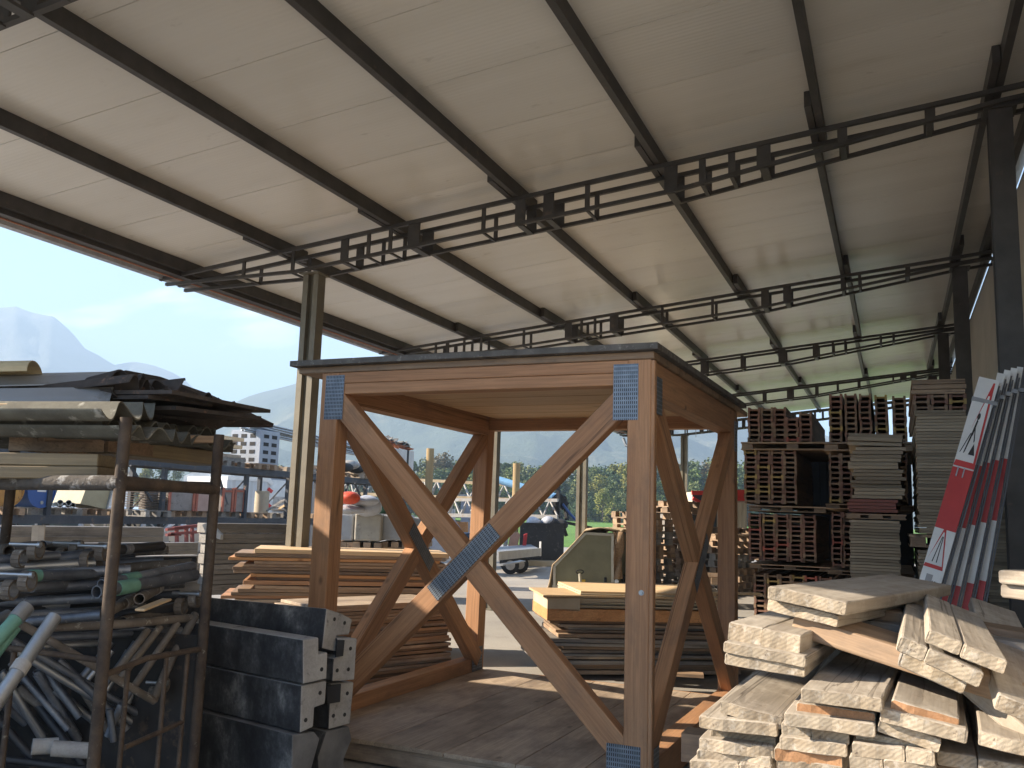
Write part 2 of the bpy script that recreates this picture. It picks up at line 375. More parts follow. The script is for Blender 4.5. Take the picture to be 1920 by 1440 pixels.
# roof panels run down the slope, a metre wide each
mt, t, p = nt('roof_underside'); v = coords(t, (1, 1, 1), False)
c = ramp(t, noise(t, coords(t, (.25, 2.2, 1), False), 1.1, 6, .6), [(.3, (.75, .73, .67)), (.7, (.83, .81, .755))])
c = mix(t, ramp(t, noise(t, coords(t, (.3, 1.2, 1)), 1.6, 6, .65), [(.62, 0.0), (.8, .5)]), c, (.52, .48, .40))
c = mix(t, ramp(t, noise(t, coords(t, (.5, 1, 1)), 4.5, 6, .7), [(.64, 0.0), (.74, .35)]), c, (.30, .27, .22))
sx = N(t, 'SeparateXYZ'); L(t, v, sx.inputs[0]); rib = math_(t, 'SINE', math_(t, 'MULTIPLY', sx.outputs['Y'], 2 * math.pi / .05))
wob = noise(t, coords(t, (.35, 14, 1), False), 1.6, 4, .6)
L(t, randval(t, c, .05), p.inputs['Base Color']); p.inputs['Roughness'].default_value = .27; p.inputs['Specular IOR Level'].default_value = .7
h = math_(t, 'ADD', math_(t, 'MULTIPLY', rib, .35), math_(t, 'MULTIPLY', wob, 1.6)); bump(t, p, h, .2, .004); MT['roofu'] = mt
def roofpt(x, y, dz): return V((x, y, zt(x) + PH + dz))
y = Y0
while y < Y1 - .05:
    ye = min(1.66 if y < 1.6 else y + 1.364, Y1); g = .006
    a0, a1 = -11.62, 1.99
    c8 = [roofpt(a0, y + g, .002), roofpt(a1, y + g, .002), roofpt(a1, ye - g, .002), roofpt(a0, ye - g, .002)]
    put('roof_panel', MB().hexa(c8 + [q + V((0, 0, .055)) for q in c8]), MT['roofu'], shed); y = ye
c8 = [roofpt(-11.66, Y0, .065), roofpt(2.0, Y0, .065), roofpt(2.0, Y1, .065), roofpt(-11.66, Y1, .065)]
put('roof_sheet', MB().hexa(c8 + [q + V((0, 0, .06)) for q in c8]), MT['steel'], shed)
# downpipe and gutter end at the far eave
g0 = D(1150, 792, 46); gb = MB()
put('eaves_gutter', MB().bar((-11.78, Y0, zt(-11.7) + .02), (-11.78, Y1, zt(-11.7) + .02), .14, .12), MT['galv'], shed)
dp = [V((-11.75, 40.9, 5.35)), V((-11.6, 40.9, 5.0)), V((-10.2, 40.9, 4.62)), V((-9.3, 40.6, 4.5))]
put('downpipe', MB().path(dp, .07), MT['galv'], shed)
put('hanging_strap', MB().bar(PY(1304, 782, 39.5), PY(1305, 820, 39.5), .05, .02), MT['galv'], shed)
# back wall beyond the right hand columns, stops short of the roof
mt = surf('wall_panel', (.46, .42, .36), (.38, .345, .29), 1.2, .8, rand=.05)
zw = 7.07
y = -2.0
while y < 40:
    put('wall_panel', MB().b2((1.97, y, GZ), (2.17, y + 1.99, zw)), mt, shed); y += 2.0
put('wall_rail', MB().bar((1.92, -2, 4.2), (1.92, 40, 4.2), .09, .16), MT['steel'], shed)

for o in list(WM):
    q = o
    while q is not None and q is not shed: q = q.parent
    if q is None: continue
    if o.type == 'MESH': o.data.transform(Matrix.Scale(KS, 4))
    WM[o] = Matrix.Translation(CO + (shed.location - CO) * KS)
shed.location = CO + (shed.location - CO) * KS
# ---------------------------------------------------------------- timber frame on the platform
BX0 = V((-3.695, 5.198, .156)); ba = -R(1.49)
bex = V((math.cos(ba), math.sin(ba), 0)); bey = V((-math.sin(ba), math.cos(ba), 0))
def B(x, y, z): return BX0 + bex * x + bey * y + V((0, 0, z))
BW, BD, BH, PT = 2.387, 2.74, 2.387, .143
box = thing('timber_tower', 'open square timber tower with crossed braces, nail plates and a flat boarded top', 'timber tower', B(BW / 2, BD / 2, -.156), ba)
T = MT['timber']
def bt(name, a, b_, w, h, up=(0, 0, 1), mat=T): return timber(name, B(*a), B(*b_), w, h, mat, box, up)
hp = PT / 2
SKX = -.095                                                             # the far left post stands a little out of square
for x, y in ((hp, hp), (BW - hp, hp), (hp + SKX, BD - hp), (BW - hp, BD - hp)):
    po = bt('post', (x - (.04 if x < 0.05 and y > 1 else 0), y, -.10), (x, y, BH - (0 if y < 1 else .002)), PT, PT, up=bey)
    if x > 1 and y < 1:
        put('bolt', MB().tube(B(BW - .045, -.004, 1.02), B(BW - .045, .01, 1.02), .016, 12).tube(B(BW - .045, -.012, 1.02), B(BW - .045, .0, 1.02), .009, 6), MT['galv'], po)
# top beams: front is two laminated pieces
bt('top_beam', (PT, hp, BH - .038), (BW - PT, hp, BH - .038), PT - .004, .076); bt('top_beam', (PT, hp, BH - .115), (BW - PT, hp, BH - .115), PT - .012, .075)
bt('top_beam', (PT + SKX, BD - hp, BH - .075), (BW - PT, BD - hp, BH - .075), PT - .004, .15)
for x, k in ((hp, SKX), (BW - hp, 0)): bt('top_beam', (x + k * .05, PT, BH - .10), (x + k * .95, BD - PT, BH - .10), PT - .004, .2)
bt('post_batten', (BW + .012, .022, -.05), (BW + .012, .022, BH - .005), .024, .044, up=bey)
# bottom sills
bt('sill', (hp - .10, PT, .0), (hp - .135, BD - PT, .0), PT - .004, .22); bt('sill', (BW - hp, PT, -.03), (BW - hp, BD - PT, -.03), PT - .004, .2)
bt('sill', (-.02, -.03, -.075), (BW - PT, -.03, -.075), .06, .13, mat=MT['deck']); bt('sill', (PT + SKX, BD - hp, -.07), (BW - PT, BD - hp, -.07), PT - .004, .13)
# floor panels
fx = [.022, .645, 1.14, 1.62, 2.0, BW - PT - .002]
for a, c in zip(fx, fx[1:]):
    bb = MB().box((BD / 2 - .02, 0, 0), (BD + .04, c - a - .005, .027)); put('floor_panel', bb, MT['deck'], box, frame(B((a + c) / 2, -.05, -.0135), bey), .002)
# joists under the boarded top, and the top itself
for k in range(5):
    y = PT + .02 + k * (BD - 2 * PT) / 5
    bt('ceiling_board', (PT + .002, y + .24, BH - .03), (BW - PT - .002, y + .24, BH - .03), .47, .03, mat=MT['soffit'])
dz = BH + .001
bt('top_board', (-.2, .30, dz + .022), (BW + .02, .30, dz + .022), .62, .044, mat=MT['old'])
for k in range(1, 5): bt('top_board', (-.2, .30 + k * .63, dz + .022), (BW + .02, .30 + k * .63, dz + .022), .62, .044, mat=MT['old'])
ov = (-.235, BW + .06, -.075, BD + .12)
o = put('top_sheet', MB().box((0, 0, 0), (ov[1] - ov[0], ov[3] - ov[2], .04)), MT['deck_edge'], box, TR(*B((ov[0] + ov[1]) / 2, (ov[2] + ov[3]) / 2, dz + .065), ba), .003)
# braces
def brace_pair(f, nrm, W, th=.10, zt_=BH - .19, zb=.1, lap=.001):
    """f(u,z) -> world point in the frame's plane; the second brace is in two pieces butted against the first"""
    a, b_ = f(PT * .9, zb), f(W - PT * .9, zt_); w = PT
    timber('brace', a, b_, th, w, T, box, up=nrm.cross((b_ - a).normalized()))
    c, d = f(PT * .9, zt_), f(W - PT * .9, zb); mid = (c + d) / 2; dr = (d - c).normalized(); e1 = (b_ - a).normalized()
    gap = (w / 2) / math.sqrt(1 - dr.dot(e1) ** 2) * 1.0
    gap = (w / 2 + w / 2 * abs(dr.dot(e1))) / math.sqrt(1 - dr.dot(e1) ** 2)
    timber('brace', c, mid - dr * gap * .98, th - .004, w, T, box, up=nrm.cross(dr)); timber('brace', mid + dr * gap * .98, d, th - .004, w, T, box, up=nrm.cross(dr))
    return a, b_, mid
# slotted nail plate material
mt, t, p = nt('nail_plate'); tcn = N(t, 'TexCoord'); sp = N(t, 'SeparateXYZ'); L(t, tcn.outputs['Object'], sp.inputs[0])
u = math_(t, 'FRACT', math_(t, 'MULTIPLY', sp.outputs['X'], 1 / .026)); q = math_(t, 'FRACT', math_(t, 'MULTIPLY', sp.outputs['Y'], 1 / .0125))
s1 = math_(t, 'LESS_THAN', math_(t, 'ABSOLUTE', math_(t, 'SUBTRACT', u, .5)), .33); s2 = math_(t, 'LESS_THAN', math_(t, 'ABSOLUTE', math_(t, 'SUBTRACT', q, .5)), .22)
sl_ = math_(t, 'MULTIPLY', s1, s2); base = ramp(t, noise(t, coords(t), 14, 4), [(.3, (.15, .185, .23)), (.7, (.25, .29, .34))])
L(t, mix(t, sl_, base, (.03, .03, .032)), p.inputs['Base Color']); p.inputs['Metallic'].default_value = .35; p.inputs['Roughness'].default_value = .42
bump(t, p, math_(t, 'SUBTRACT', 1.0, sl_), .6, .002); MT['plate'] = mt
def plate(c, along, nrm, l, w_):
    put('nail_plate', MB().box((0, 0, 0), (l, w_, .003)), MT['plate'], box, frame(V(c) + V(nrm) * .0025, along, nrm))
nf = -bey; nr = bex
a, b_, m_ = brace_pair(lambda u_, z: B(u_, .052, z), nf, BW)
fo = nf * .0525
plate(m_ + fo - (b_ - a).normalized() * .02, b_ - a, nf, .60, .115)
a, b_, m_ = brace_pair(lambda u_, z: B(.075 + SKX * (1 - u_ / BD), BD - u_, z), nr, BD)
plate(m_ + nr * .051, b_ - a, nr, .5, .11)
a, b_, m_ = brace_pair(lambda u_, z: B(BW - .055, u_, z), nr, BD)
a2, b2_ = B(BW - .055, PT, BH - .19), B(BW - .055, BD - PT, .1)
plate(m_ + nr * .052, b_ - a, nr, .5, .11)
Z3 = V((0, 0, 1))
plate(B(.115, 0, BH - .175), Z3, nf, .31, .155); plate(B(BW - .155, 0, BH - .195), Z3, nf, .34, .155)
plate(B(BW - .14, 0, .02), Z3, nf, .3, .20); plate(B(BW, .16, BH - .2), Z3, nr, .23, .17); plate(B(BW, .15, .03), Z3, nr, .22, .17)
plate(B(PT + SKX - .034, BD - .14, .10), Z3, nr, .22, .2); plate(B(BW, BD - .08, BH - .22), Z3, nr, .26, .13)
# ---------------------------------------------------------------- rough scaffold planks, front right
mt, t, p = nt('cement_dusted_plank'); v = coords(t, (.12, 1, 1))
c = ramp(t, noise(t, v, 7, 6, .6, 1.0), [(.25, (.25, .21, .165)), (.5, (.37, .325, .265)), (.78, (.45, .41, .35))])
c = mix(t, .5, c, ramp(t, noise(t, coords(t, (.04, 1, 1)), 70, 4, .65, .5), [(.3, .6), (.62, 1.0)]), 'MULTIPLY')
c = mix(t, ramp(t, noise(t, coords(t), 5, 6, .7), [(.5, 0.0), (.7, .6)]), c, (.56, .51, .43))
c = mix(t, ramp(t, noise(t, coords(t), 11, 6, .75), [(.57, 0.0), (.70, .8)]), c, (.22, .175, .13))
cr_ = noise(t, coords(t, (.02, 1, 1)), 18, 3, .5, .5); c = mix(t, ramp(t, cr_, [(.63, 0.0), (.645, .8), (.66, 0.0)]), c, (.09, .07, .05))
L(t, randval(t, c, .12), p.inputs['Base Color']); p.inputs['Roughness'].default_value = .9
bump(t, p, noise(t, coords(t), 120, 6, .75), .4, .002); MT['plank'] = mt
# sawn ends: growth rings and cement crust
mt, t, p = nt('plank_end'); v = coords(t)
wv = N(t, 'TexWave', wave_type='RINGS', rings_direction='X'); wv.inputs['Scale'].default_value = 24; wv.inputs['Distortion'].default_value = 3.5; wv.inputs['Detail'].default_value = 3; wv.inputs['Detail Scale'].default_value = 2; L(t, v, wv.inputs['Vector'])
c = ramp(t, noise(t, v, 9, 6, .65), [(.3, (.27, .215, .15)), (.7, (.46, .40, .31))]); c = mix(t, .45, c, ramp(t, wv.outputs['Fac'], [(.2, .5), (.7, 1.0)]), 'MULTIPLY')
c = mix(t, ramp(t, noise(t, v, 26, 5, .7), [(.54, 0.0), (.66, .75)]), c, (.48, .445, .385))
c = mix(t, ramp(t, noise(t, v, 40, 4, .7), [(.62, 0.0), (.68, .9)]), c, (.13, .10, .075))
L(t, randval(t, c, .22), p.inputs['Base Color']); p.inputs['Roughness'].default_value = .95
bump(t, p, noise(t, v, 110, 6, .8), .8, .003); MT['plank_end'] = mt
MT['endorange'] = wood('fresh_cut_end', (.45, .25, .125), (.31, .16, .075), grain=50, knots=False, rand=.1)
def hashn(a, b_, c): return math.sin(a * 12.9898 + b_ * 78.233 + c * 37.719) * 43758.5453 % 1.0
def rough_plank(Lg, w, t_, seed, r=.007, wob=.0016, ragged=.008, halves=None):
    """plank along +x from 0; y centred; z -t..0; worn rounded rims and a ragged front end"""
    rr = random.Random(seed); b = MB()
    parts = [(-w / 2, w / 2)] if not halves else [(-w / 2, -w / 2 + w * halves - .001), (-w / 2 + w * halves + .0012, w / 2)]
    for pi_, (ya, yb) in enumerate(parts):
        n = max(6, int((yb - ya) / .02)); r2 = min(r, t_ * .35); bow = rr.uniform(-.003, .003); back = rr.uniform(0, .02) if pi_ else 0
        ring0 = [(ya, -r2), (ya + r2 * .3, -r2 * .3), (ya + r2, 0)] + [(ya + r2 + (yb - ya - 2 * r2) * i / n, 0) for i in range(1, n)] + [(yb - r2, 0), (yb - r2 * .3, -r2 * .3), (yb, -r2), (yb, -t_ + r2), (yb - r2 * .3, -t_ + r2 * .3), (yb - r2, -t_)]
        ring0 += [(yb - r2 - (yb - ya - 2 * r2) * i / n, -t_) for i in range(1, n)] + [(ya + r2, -t_), (ya + r2 * .3, -t_ + r2 * .3), (ya, -t_ + r2)]
        k = len(ring0); cy = (ya + yb) / 2; xs = [0, .004, .012, .03, .08, .2, .45, .8, Lg - .01, Lg]
        ph = rr.uniform(0, 9); vs = []
        for i, x in enumerate(xs):
            ins = (.86 if i == 0 else .96 if i == 1 else .99 if i == 2 else 1)
            for q, (y, z) in enumerate(ring0):
                j = (hashn(q, i, seed) - .5) * wob * (1.0 if i < 5 else .5)
                j2 = (hashn(q, i + 50, seed) - .5) * wob
                dx = ragged * (math.sin(y * 21 + ph) * .45 + math.sin(y * 57 + ph * 2) * .2 + (hashn(q, 3, seed) - .5) * .28) if i < 4 else 0
                zz = -t_ / 2 + (z + t_ / 2) * (ins if i < 2 else 1)
                vs.append((x + dx + back, cy + (y - cy) * (.985 if i == 0 else 1) + j * .6, zz + j2 + bow * .5 * math.sin(x * 2)))
        fs = [(i * k + q, (i + 1) * k + q, (i + 1) * k + (q + 1) % k, i * k + (q + 1) % k) for i in range(len(xs) - 1) for q in range(k)]
        base = len(b.v); b.m = 0; b.add(vs, fs, False)
        # front face in strips between the upper and the lower rim
        b.m = 1; g = lambda q: base + q
        for q in range(n): b.f.append([g(2 + q), g(2 * n + 7 - q), g(2 * n + 6 - q), g(3 + q)]); b.mi.append(1); b.sm.append(False)
        for cap in ([0, 2 * n + 9, 2 * n + 8, 2 * n + 7, 2, 1], [n + 2, n + 7, n + 6, n + 5, n + 4, n + 3]): b.f.append([g(q) for q in cap]); b.mi.append(1); b.sm.append(False)
        lb = base + (len(xs) - 1) * k; b.f.append([lb + q for q in range(k)]); b.mi.append(1); b.sm.append(False); b.m = 0
    return b
GP = 'old scaffold planks in the stack'
def plk(label, pl, pr, d, yaw=2, Lg=2.4, t_=.045, pitch=0, halves=None, end='plank_end', seed=None, ragged=.010, group=GP, side='plank'):
    halves = halves if halves and rnd.random() < .8 else None
    seed = seed or rnd.randint(1, 9999)
    a = D(pl[0], pl[1], d); dr = V((math.sin(R(yaw)), math.cos(R(yaw)), 0)); r = ray(*pr); s = (a - CO).dot(dr) / r.dot(dr); b_ = CO + r * s
    y = (a - b_); w_ = y.length; y.normalize(); x = (dr + V((0, 0, math.tan(R(pitch))))).normalized(); z = x.cross(y).normalized(); x = y.cross(z)
    M = Matrix((x, y, z)).transposed().to_4x4(); M.translation = (a + b_) / 2
    o = put('scaffold_plank', rough_plank(Lg, w_, t_, seed, ragged=ragged, halves=halves), [MT[side], MT[end]], None, M)
    return tag(o, label, 'plank', group)
NA = ['topmost', 'second', 'third', 'fourth', 'fifth', 'sixth', 'seventh', 'eighth']
# four columns of the lower stack
dA, dB, dC, dD = 3.15, 2.95, 2.82, 2.7
A_ = [((1352, 1313), (1468, 1345), 3, None), ((1310, 1341), (1457, 1358), 2, .5), ((1333, 1365), (1455, 1381), 4, None), ((1310, 1383), (1450, 1400), 1, None), ((1307, 1404), (1446, 1419), 2, None), ((1293, 1424), (1446, 1437), 3, .4)]
for i, (l, r, yw, hv) in enumerate(A_): plk(f'pale worn plank, {NA[i]} of the stack column beside the timber frame', l, r, dA + (0, .0, .06, .02, .02, .0)[i], yw, halves=hv, ragged=.014)
B_ = [((1502, 1289), (1655, 1309), 4, .55, 'plank_end'), ((1493, 1316), (1641, 1336), 3, None, 'endorange'), ((1470, 1335), (1641, 1357), 2, .45, 'plank_end'), ((1463, 1356), (1592, 1371), 1, .55, 'plank_end'), ((1461, 1380), (1588, 1394), 2, None, 'plank_end'), ((1452, 1400), (1579, 1416), 2, None, 'endorange'), ((1456, 1421), (1580, 1437), 2, None, 'plank_end')]
for i, (l, r, yw, hv, e) in enumerate(B_): plk(('orange sawn' if e == 'endorange' else 'pale cracked' if hv else 'pale worn') + f' plank end, {NA[i]} of the second stack column from the timber frame', l, r, dB + (-.03, .03, 0, .04, .03, .04, .03)[i], yw, halves=hv, end=e)
C_ = [((1672, 1310), (1800, 1347), 3, None, 'endorange'), ((1652, 1327), (1816, 1368), 2, None, 'plank_end'), ((1650, 1346), (1766, 1387), 1, None, 'plank_end'), ((1605, 1371), (1728, 1391), 2, None, 'plank_end'), ((1597, 1392), (1752, 1410), 3, .35, 'plank_end'), ((1592, 1416), (1755, 1434), 2, .6, 'plank_end')]
for i, (l, r, yw, hv, e) in enumerate(C_): plk(('orange sawn' if e == 'endorange' else 'pale cracked' if hv else 'pale worn') + f' plank end, {NA[i]} of the third stack column from the timber frame', l, r, dC + (.02, 0, .02, .08, .03, .03)[i], yw, halves=hv, end=e)
D_ = [((1836, 1370), (1960, 1398), 3, None), ((1757, 1410), (1930, 1436), 2, .55)]
for i, (l, r, yw, hv) in enumerate(D_): plk(f'pale plank at the picture edge, {("upper", "lower")[i]} of the two ends beside the third stack column', l, r, dD + .1 * i, yw, halves=hv)
# planks laid across on top
plk('thick pale cracked plank jutting out over the column beside the timber frame', (1365, 1166), (1502, 1191), 3.25, 8, 1.3, .068, 0, .52)
plk('thin pale plank under the thick cracked one, upper of the pair', (1357, 1202), (1512, 1231), 3.2, 6, 2.0, .04); plk('thin pale plank under the thick cracked one, lower of the pair', (1359, 1224), (1510, 1248), 3.2, 4, 2.0, .042)
plk('wide dusty plank lying slanted on top of the whole stack', (1443, 1098), (1589, 1129), 3.3, 16, 1.45, .05, 0, ragged=.018); plk('plank directly beneath the slanted top plank', (1440, 1122), (1573, 1154), 3.34, 15, 1.5, .045, 0)
# long plank seen from its side, across the stack
def side_plank(label, p0, p1, d0, d1, w_, t_, seed, mat='plank', roll=0):
    a = D(*p0, d0); b_ = D(*p1, d1); M = frame(a, b_ - a); M = M @ Matrix.Rotation(roll, 4, 'X') @ Matrix.Translation((0, w_ / 2, 0))
    o = put('scaffold_plank', rough_plank((b_ - a).length, w_, t_, seed, ragged=.006), [MT[mat], MT['plank_end']], None, M); return tag(o, label, 'plank', GP)
side_plank('chipped brown plank lying lengthwise under the slanted top planks', (1490, 1152), (1745, 1232), 3.32, 2.98, .26, .075, 5, 'old')
side_plank('narrow tan plank edge showing behind the chipped lengthwise plank', (1585, 1132), (1690, 1149), 3.7, 3.6, .2, .05, 6, 'old')
side_plank('dark grey plank edge beneath the narrow tan one', (1560, 1153), (1690, 1172), 3.66, 3.52, .22, .05, 8, 'oldgrey')
# tilted pair at the right
plk('broad split plank tilted over the stack, lower of the leaning pair', (1690, 1192), (1846, 1262), 2.75, 1, 1.25, .05, 1, .66); plk('broad split plank tilted over the stack, upper of the leaning pair', (1742, 1180), (1891, 1240), 2.72, 1, 1.3, .045, 1, .55)
plk('grey shaded plank beneath the leaning pair', (1694, 1216), (1818, 1270), 2.9, 1, 1.6, .06, 0, side='oldgrey')
plk('broad smooth plank beside the leaning pair with a thin red line across', (1872, 1300), (2010, 1352), 2.62, 0, 1.7, .05, 6)
side_plank('pale plank nose poking in from the edge of the picture, upper one', (1873, 1068), (2260, 1098), 3.2, 2.7, .3, .05, 31); side_plank('pale plank nose poking in from the edge of the picture, lower one', (1877, 1094), (2270, 1140), 3.22, 2.7, .32, .05, 32)
side_plank('plank lying below the broad smooth plank, near the picture edge', (1800, 1262), (2050, 1470), 3.0, 2.5, .26, .06, 33)
# crib of short timbers under the two pale planks, out of the picture
cq = D(2190, 1130, 2.9); crb = thing('timber_crib', 'crib of crossed timbers under the two pale plank noses, out at the right', 'timber crib', (cq.x, cq.y, 0)); k = 0; z = .05
while z < cq.z - .06:
    for s_ in (-.17, .17): put('crib_timber', MB().box((cq.x + (s_ if k % 2 else 0), cq.y + (0 if k % 2 else s_), z), (.1, .46, .098) if k % 2 else (.46, .1, .098)), MT['old'], crb)
    z += .1; k += 1
# trestle that carries the stack, out of the picture
tr = thing('timber_trestle', 'heavy timber trestle table carrying the pale plank stack', 'trestle', (-.1, 3.6, 0), R(-3))
zt0 = .66
for y in (2.3, 3.2, 4.2): put('cross_beam', MB().box((.05, y, zt0 - .06), (1.9, .14, .12)), MT['old'], tr)
for x in (-.75, .85):
    for y in (2.3, 3.2, 4.2): put('leg', MB().box((x, y, (zt0 - .12) / 2), (.14, .12, zt0 - .12)), MT['old'], tr)
# ---------------------------------------------------------------- girders of formwork, bundled on bearers
BWD = wood('beam_wood', (.26, .165, .10), (.16, .10, .06), dirt=(.08, .06, .05), rand=.25)
def hbeam(c):
    b = MB(); Lb = 2.6; fw, fh, wt, W_ = .036, .076, .026, .2
    for y in (-W_ / 2 + fw / 2, W_ / 2 - fw / 2): b.box((Lb / 2, y, 0), (Lb, fw, fh))
    b.box((Lb / 2 + .004, 0, 0), (Lb - .008, W_ - 2 * fw + .02, wt))
    me = b.mesh('formwork_beam', [BWD, c])
    for q in (5 * 0 + 5, 11): pass
    for pl in me.polygons:
        if abs(pl.normal.x) > .9 and pl.center.x < .1: pl.material_index = 1
    return me
mts = [wood('beam_end_brown', (.29, .19, .12), (.18, .115, .07), grain=60, knots=False, rand=.25), surf('beam_end_maroon', (.24, .13, .095), (.16, .085, .06), 30, .8, rand=.2), surf('beam_end_yellow', (.42, .30, .11), (.30, .21, .08), 30, .8, rand=.15), surf('beam_end_red', (.40, .12, .085), (.28, .08, .06), 30, .8, rand=.1)]
HB = [hbeam(q) for q in mts]
def bundle(x0, x1, y0, y1, nc, nr, Y, label, seed, skip=(), depth_var=.03):
    rr = random.Random(seed); tl = PY(x0, y0, Y); br = PY(x1, y1, Y); cw = (br.x - tl.x) / nc; rh = (tl.z - br.z) / nr
    for i in range(nc):
        dx = rr.uniform(-.006, .006)
        for j in range(nr):
            if (i, j) in skip: continue
            me = HB[rr.choices([0, 1, 2, 3], [5, 5, 1.1, .35])[0]]
            M = Matrix.Translation((tl.x + cw * (i + .5) + dx + rr.uniform(-.006, .006), Y + rr.uniform(0, depth_var), tl.z - rh * (j + .5))) @ Matrix.Rotation(R(90), 4, 'Z') @ Matrix.Diagonal((1, min(1.0, cw / .2 * .985), rh / .076 * .97, 1))
            tag(inst('formwork_beam', me, M), label, 'formwork beam', label.split(' in ')[-1] + ' beams')
def bearers(x0, x1, y0, y1, Y, label):
    tl = PY(x0, y0, Y); br = PY(x1, y1, Y); t_ = thing('pallet', label, 'pallet', ((tl.x + br.x) / 2, Y + 1.2, br.z), 0, 'pallets under the formwork beams')
    h = tl.z - br.z
    for k in range(3):
        x = tl.x + .08 + k * ((br.x - tl.x) - .16) / 2
        put('block', MB().box((x, Y + .06, br.z + h * .45), (.15, .12, h * .62)), MT['old'], t_); put('block', MB().box((x, Y + 2.3, br.z + h * .45), (.15, .12, h * .62)), MT['old'], t_)
    put('deck_board', MB().box(((tl.x + br.x) / 2, Y + 1.2, tl.z - h * .12), (br.x - tl.x, 2.5, h * .2)), MT['old'], t_); put('bottom_board', MB().box(((tl.x + br.x) / 2, Y + 1.2, br.z + h * .08), (br.x - tl.x, 2.5, h * .14)), MT['old'], t_)
YB = 12.9
bundle(1402, 1522, 764, 829, 5, 7, YB, 'brown formwork beam end in the topmost bundle beside the timber frame', 1, {(3, 0), (4, 0), (3, 1)})
bearers(1390, 1586, 829, 844, YB - .04, 'wide pallet under the topmost bundle of formwork beams')
bundle(1394, 1495, 844, 946, 4, 11, YB, 'formwork beam end in the narrow middle bundle of four columns', 2)
bearers(1404, 1549, 947, 962, YB - .04, 'pallet between the narrow middle bundle and the wide lower bundle')
bundle(1403, 1531, 962, 1056, 5, 10, YB, 'formwork beam end in the wide lower bundle of five columns', 3)
bearers(1405, 1560, 1056, 1072, YB - .04, 'pallet below the wide lower bundle of formwork beams')
bundle(1413, 1560, 1074, 1170, 6, 9, YB - .1, 'formwork beam end in the bottom bundle near the ground', 4)
bearers(1410, 1562, 1171, 1184, YB - .1, 'pallet on the ground under the bottom bundle of formwork beams')
YC = 11.2
bundle(1553, 1580, 738, 829, 1, 9, YC, 'formwork beam end in the first tower of the high back bundle', 5); bundle(1582, 1607, 738, 829, 1, 9, YC, 'formwork beam end in the second tower of the high back bundle', 6); bundle(1610, 1636, 738, 829, 1, 9, YC, 'formwork beam end in the third tower of the high back bundle', 7); bundle(1640, 1667, 740, 829, 1, 9, YC, 'formwork beam end in the fourth tower of the high back bundle', 8); bundle(1673, 1702, 742, 829, 1, 9, YC, 'formwork beam end in the fifth tower of the high back bundle', 9)
bearers(1545, 1725, 829, 846, YC - .05, 'dark pallet under the high back bundle of formwork beams')
bundle(1553, 1600, 850, 944, 2, 9, YC, 'formwork beam end in the middle bundle half hidden by the panel stack', 10); bundle(1655, 1702, 850, 944, 2, 9, YC, 'formwork beam end in the shaded bundle between the two panel stacks', 14)
bearers(1548, 1716, 944, 958, YC - .05, 'dark pallet under the half hidden middle bundle')
bundle(1558, 1602, 960, 1066, 2, 10, YC, 'formwork beam end in the low bundle half hidden by the panel stack', 11)
bearers(1552, 1716, 1068, 1084, YC - .05, 'dark pallet under the half hidden low bundle'); bundle(1558, 1690, 1086, 1200, 5, 1, YC, 'formwork beam end lying lowest at the back by the panel stack', 12)
# ---------------------------------------------------------------- formwork panels in stacks
def panel_mesh(w_, l_, t_): return MB().box((0, 0, 0), (w_, l_, t_)).mesh('shuttering_board', MT['ply'])
def panel_stack(x0, x1, ytop, Y, zbot, t_, label, seed, jit=.008, l_=2.0, slant=0, mats=None, group=None):
    rr = random.Random(seed); tl = PY(x0, ytop, Y); tr_ = PY(x1, ytop, Y); w_ = tr_.x - tl.x; me = panel_mesh(w_, l_, t_ * .86)
    z = tl.z - t_ / 2; k = 0
    while z > zbot:
        M = TR(tl.x + w_ / 2 + rr.gauss(0, jit), Y + l_ / 2 + abs(rr.gauss(0, jit * 2)), z, rr.gauss(0, jit * .6), 0, slant * max(0, 1 - k / 8))
        tag(inst('shuttering_board', me, M), label, 'formwork panel', group or label); z -= t_; k += 1
    return tl, w_
YP = 8.9
for (y0, y1, t_, lb, sd, j, m_) in ((812, 838, .038, 'loose slanted formwork panel on top of the narrower panel stack', 21, .03, .05), (838, 935, .034, 'weathered formwork panel in the upper half of the narrower stack', 22, .014, 0), (935, 962, .03, 'reddish formwork panel in the middle of the narrower stack', 23, .006, 0), (974, 1200, .027, 'formwork panel in the even lower half of the narrower stack', 24, .003, 0)):
    xo = {812: (1588, 1690), 838: (1596, 1690), 935: (1589, 1680), 974: (1592, 1686)}[y0]
    tl, w_ = panel_stack(xo[0], xo[1], y0, YP, max(.2, PY(1640, y1, YP).z), t_, lb, sd, j, slant=m_)
for o in list(col.objects):
    if o.name.startswith('shuttering_board') and o.get('label', '').startswith('reddish'):
        m2 = o.data.copy() if o.data.users < 0 else o.data
        m2.materials[0] = surf('red_film_panel', (.30, .11, .085), (.2, .075, .06), 3, .7, rand=.2) if m2.materials[0].name != 'red_film_panel' else m2.materials[0]
def small_pallet(x0, x1, y0, y1, Y, label, Lp=1.2):
    tl = PY(x0, y0, Y); br = PY(x1, y1, Y); t_ = thing('pallet', label, 'pallet', ((tl.x + br.x) / 2, Y + Lp / 2, br.z), 0, 'pallets under the formwork panels'); h = tl.z - br.z; w_ = br.x - tl.x
    for k in range(3): put('block', MB().box((tl.x + .07 + k * (w_ - .14) / 2, Y + Lp / 2, br.z + h * .45), (.12, Lp, h * .55)), MT['old'], t_)
    put('deck_board', MB().box(((tl.x + br.x) / 2, Y + Lp / 2, tl.z - h * .14), (w_, Lp, h * .22)), MT['old'], t_); put('bottom_board', MB().box(((tl.x + br.x) / 2, Y + Lp / 2, br.z + h * .09), (w_, Lp, h * .15)), MT['old'], t_)
